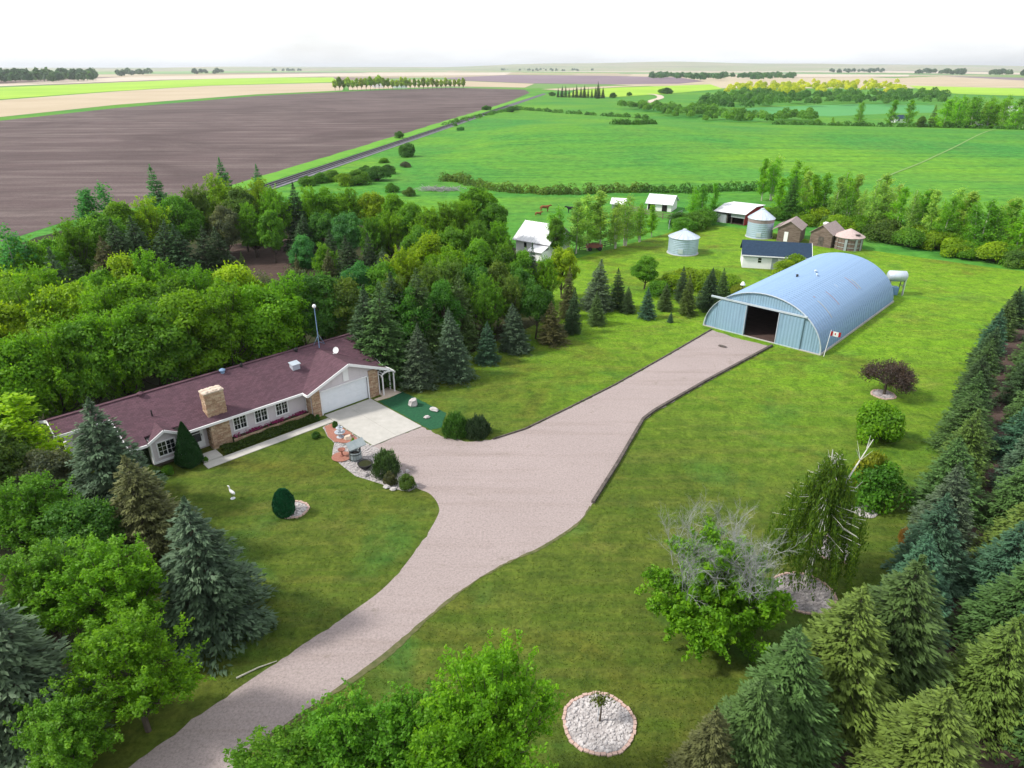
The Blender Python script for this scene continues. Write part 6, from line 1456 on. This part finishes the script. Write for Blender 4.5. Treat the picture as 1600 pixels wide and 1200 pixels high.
# ------------------------------------------------------------------ hedges and far woods
def clumps(rng, centres, rx, rz, per, leaf):
    n = len(centres) * per; idx = np.repeat(np.arange(len(centres)), per)
    d = rnd_dirs(rng, n); d[:, 2] = np.abs(d[:, 2]) * 1.0 - .15
    rr = .78 + .26 * rng.random(n)
    P = centres[idx] + d * np.stack([rx[idx] * rr, rx[idx] * rr, rz[idx] * rr], 1); P[:, 2] = np.maximum(P[:, 2], centres[idx][:, 2] * .0 + .1)
    Nn = unit(d + rng.normal(size=(n, 3)) * .4); T = unit(np.cross(Nn, rnd_dirs(rng, n)))
    L = leaf * (.6 + .8 * rng.random(n)); v, f = cards(P, T, Nn, L, L * .7)
    tc = rng.random(len(centres)); return v, f, np.clip(.3 * rng.random(n) + .6 * tc[idx] + .1, 0, 1)
def hedge(pp, step, r, h, per, leaf, col, label, seed, jit=.6, name='hedge'):
    rng = np.random.default_rng(seed); pts = smooth_pts(gp(*pp), 8); cs = []
    acc = 0
    for a, b in zip(pts[:-1], pts[1:]):
        L = math.dist(a, b); k = max(1, int(L / step))
        for i in range(k): t_ = (i + rng.random() * .8) / k; x = a[0] + (b[0] - a[0]) * t_ + rng.normal() * jit; y = a[1] + (b[1] - a[1]) * t_ + rng.normal() * jit; cs.append((x, y, float(relief(np.array(x), np.array(y)))))
    cs = np.array(cs); n_ = len(cs); rx = r * rng.uniform(.7, 1.3, n_); rz = h * rng.uniform(.7, 1.25, n_)
    v, f, t = clumps(rng, cs, rx, rz, per, leaf)
    o = link(name, np_mesh(name, v, f, t), None, M_['leaf']); o.color = (*LEAFC[col], 1); return tag(o, label, 'hedge')
hedge([(690, 283), (720, 284), (745, 291), (790, 299), (850, 302), (900, 302), (960, 300), (1010, 299)], 1.5, 1.5, 2.6, 150, .42, 'olive', 'long olive green hedge between paddock and pasture', 1)
hedge([(1005, 300), (1070, 301), (1130, 299), (1195, 297)], 1.6, 1.4, 2.4, 150, .42, 'deep', 'dark hedge behind the white and red barns', 2)
hedge([(820, 172), (850, 174), (900, 178), (960, 182), (1010, 186)], 3, 2.4, 2.6, 110, .8, 'deep', 'dark hedge line across the pasture toward the far wood', 3, 1.2)
hedge([(962, 211), (985, 211), (1005, 208), (1020, 205)], 2.2, 2.2, 2.6, 110, .7, 'deep', 'short dark thicket alone in the middle of the pasture', 4, 1.0, 'thicket')
hedge([(1212, 198), (1260, 199), (1310, 201), (1360, 203), (1440, 206), (1520, 210), (1620, 216)], 2.6, 2.2, 2.3, 100, .7, 'deep', 'long dark hedge along the far side of the pasture', 5, 1.0)
hedge([(700, 196), (730, 186), (780, 176), (815, 168)], 3.4, 2.0, 2.0, 80, .7, 'deep', 'scrubby hedge beside the railway in the distance', 6, 2.0)

def far_wood(name, blobs, n, hmin, hmax, col, seed, leaf=1.3, per=230):
    """a far wood that reads as one mass"""
    rng = np.random.default_rng(seed); cs = []; tries = 0
    for (p0, p1, p2, p3, k) in blobs:
        quad = [Vector((*G(*q_), 0)) for q_ in (p0, p1, p2, p3)]
        for i in range(k):
            s, t_ = rng.random(), rng.random(); a = quad[0].lerp(quad[1], s); b = quad[3].lerp(quad[2], s); c_ = a.lerp(b, t_); cs.append((c_.x, c_.y, 0))
    cs = np.array(cs); n_ = len(cs); hh_ = rng.uniform(hmin, hmax, n_); rx = hh_ * rng.uniform(.36, .5, n_)
    cen = cs.copy(); cen[:, 2] = hh_ * .45
    v, f, t = clumps(rng, cen, rx, hh_ * .55, per, leaf)
    o = link(name, np_mesh(name, v, f, t), None, M_['leaf']); o.color = (*(LEAFC[col] if isinstance(col, str) else col), 1); tag(o, kind='stuff'); return o
far_wood('far_wood', [((1070, 186), (1120, 182), (1120, 172), (1080, 176), 34), ((1000, 175), (1080, 190), (1100, 180), (1010, 168), 40), ((1100, 192), (1200, 197), (1200, 190), (1110, 184), 26), ((1205, 193), (1280, 193), (1270, 186), (1210, 186), 24), ((960, 170), (1010, 176), (1010, 170), (970, 166), 14)], 0, 4, 7.5, (.10, .26, .03), 3, 1.0, 200)
far_wood('far_wood', [((1080, 178), (1200, 174), (1200, 158), (1100, 160), 46), ((1200, 172), (1350, 165), (1340, 152), (1200, 156), 64), ((1350, 168), (1480, 164), (1470, 152), (1350, 150), 60), ((1130, 160), (1200, 158), (1230, 150), (1160, 148), 26)], 0, 6, 11, (.075, .21, .04), 4, 1.4, 200)
far_wood('far_wood', [((1130, 150), (1240, 152), (1240, 136), (1150, 138), 60), ((1240, 152), (1420, 150), (1400, 132), (1240, 132), 90)], 0, 7, 12, (.42, .50, .03), 5, 1.8, 170)
far_wood('far_wood', [((1010, 127), (1110, 128), (1160, 122), (1020, 120), 70), ((1150, 128), (1250, 126), (1240, 119), (1160, 121), 40)], 0, 12, 20, (.06, .18, .06), 6, 4.5, 120)
far_wood('distant_trees', [((780, 112), (930, 112.5), (930, 110), (790, 109.5), 50), ((1290, 116), (1380, 115), (1380, 113), (1300, 113), 30), ((1430, 117), (1510, 118.5), (1510, 116), (1440, 115), 34), ((180, 121), (240, 118), (235, 116), (180, 118), 22), ((300, 118), (350, 116), (350, 115), (300, 116), 14), ((420, 113), (470, 112), (470, 111), (425, 111.5), 16), ((1540, 119), (1620, 121), (1620, 119), (1550, 117.5), 14), ((-150, 136), (160, 128), (150, 124), (-150, 131), 90)], 0, 16, 30, (.05, .12, .055), 7, 9, 70)
# shelterbelt of the far farmstead by the ploughed field: rows of poplars one can tell apart
rows = []
for i in range(30):
    t_ = i / 29; rows.append(('broad', 524 + 200 * t_, 141.5 - 3.0 * t_ + rr_.uniform(-.5, .5), rr_.uniform(12, 18) * (1.15 if .22 < t_ < .36 else 1), rr_.uniform(.62, .85), rr_.choice(['fresh', 'fresh', 'lime'])))
stand('around the far farmstead', 'far farmstead shelterbelt', rows, False)
rows = []
for i in range(13):
    t_ = i / 12; rows.append(('spruce', 872 + 70 * t_, 152 + 1.5 * t_, rr_.uniform(9, 12), .7, rr_.choice(['sdark', 'sgreen'])))
rows += [('spruce', 934, 154, 15.5, .6, 'sdark'), ('shrub', 1035, 146, 7, 1.3, 'mid'), ('shrub', 1042, 146.5, 8, 1.4, 'deep'), ('shrub', 862, 150, 5, 1.3, 'deep'), ('shrub', 958, 153, 6, 1, 'deep'), ('shrub', 983, 150, 5, 1, 'deep')]
stand('in the short row at the end of the railway', 'far spruce row', rows, False)
# trees and buildings of the neighbouring farm, top right
rows = [('poplar', 1340, 201, 12.5, 1.5, 'mid'), ('poplar', 1388, 203, 13.5, 1.6, 'mid'), ('poplar', 1416, 202, 13.5, 1.6, 'bright'), ('spruce', 1454, 206, 12, .9, 'olive'), ('broad', 1436, 206, 7, 1, 'olive'), ('shrub', 1470, 207, 6, 1.2, 'mid'), ('shrub', 1276, 198, 4.5, 1, 'bright'), ('shrub', 1240, 197, 3.5, 1, 'mid'), ('poplar', 1300, 200, 5, 1.4, 'bright')]
for i in range(16): rows.append(('poplar', 1472 + i * 9.5 + rr_.uniform(-3, 3), 207 + rr_.uniform(-9, 3) + i * .3, rr_.uniform(11.5, 16.5), rr_.uniform(1.5, 2.0), rr_.choice(['bright', 'mid', 'bright', 'pale'])))
stand('on the neighbouring farm at top right', 'neighbouring farm trees', rows, False)
def farm_house(px, py, L, W, He, Hr, rz, roofm, label, cat='building'):
    x, y = G(px, py); o = gable_building('farm_building', (x, y), rz, L, W, He, Hr, 'white', roofm, label, cat, .4)
    for k in (-.25, .2): opening(o, 'window', L * k, L * k + 1.0, He * .4, He * .8, -W / 2, 'glass')
farm_house(1402, 192, 7, 5, 2.6, 4.2, R(10), 'navyroof', 'small white building with blue roof between the tall far poplars', 'building')
farm_house(1592, 186, 14, 9, 4.2, 7.5, R(-20), 'whiteroof', 'white house with white roof at the right edge of the neighbouring farm', 'house')
farm_house(1535, 202, 8, 5, 2.4, 3.6, R(-5), 'whiteroof', 'low white shed among the neighbouring farm trees')
farm_house(1550, 192, 6, 4, 2.6, 4, R(5), 'whiteroof', 'small white building behind the low shed of the neighbouring farm')
farm_house(625, 138, 22, 12, 6, 11, R(8), 'navyroof', 'blue-roofed farmhouse inside the far shelterbelt', 'house')
farm_house(590, 137, 16, 10, 5, 8, R(5), 'whiteroof', 'white-roofed barn inside the far shelterbelt', 'barn')

# ------------------------------------------------------------------ air
hz_ = MB(); hz_.box(-16000, 18000, -400, 26000, -8, 130)
ho = hz_.build('haze', None); tag(ho, kind='stuff')
hm = bpy.data.materials.new('haze'); hm.use_nodes = True; t = hm.node_tree; t.nodes.clear()
o_ = t.nodes.new('ShaderNodeOutputMaterial'); pv_ = t.nodes.new('ShaderNodeVolumePrincipled')
pv_.inputs['Color'].default_value = (.88, .93, 1, 1); pv_.inputs['Density'].default_value = 0.00007; pv_.inputs['Anisotropy'].default_value = 0.2
t.links.new(pv_.outputs[0], o_.inputs['Volume']); ho.data.materials.append(hm)
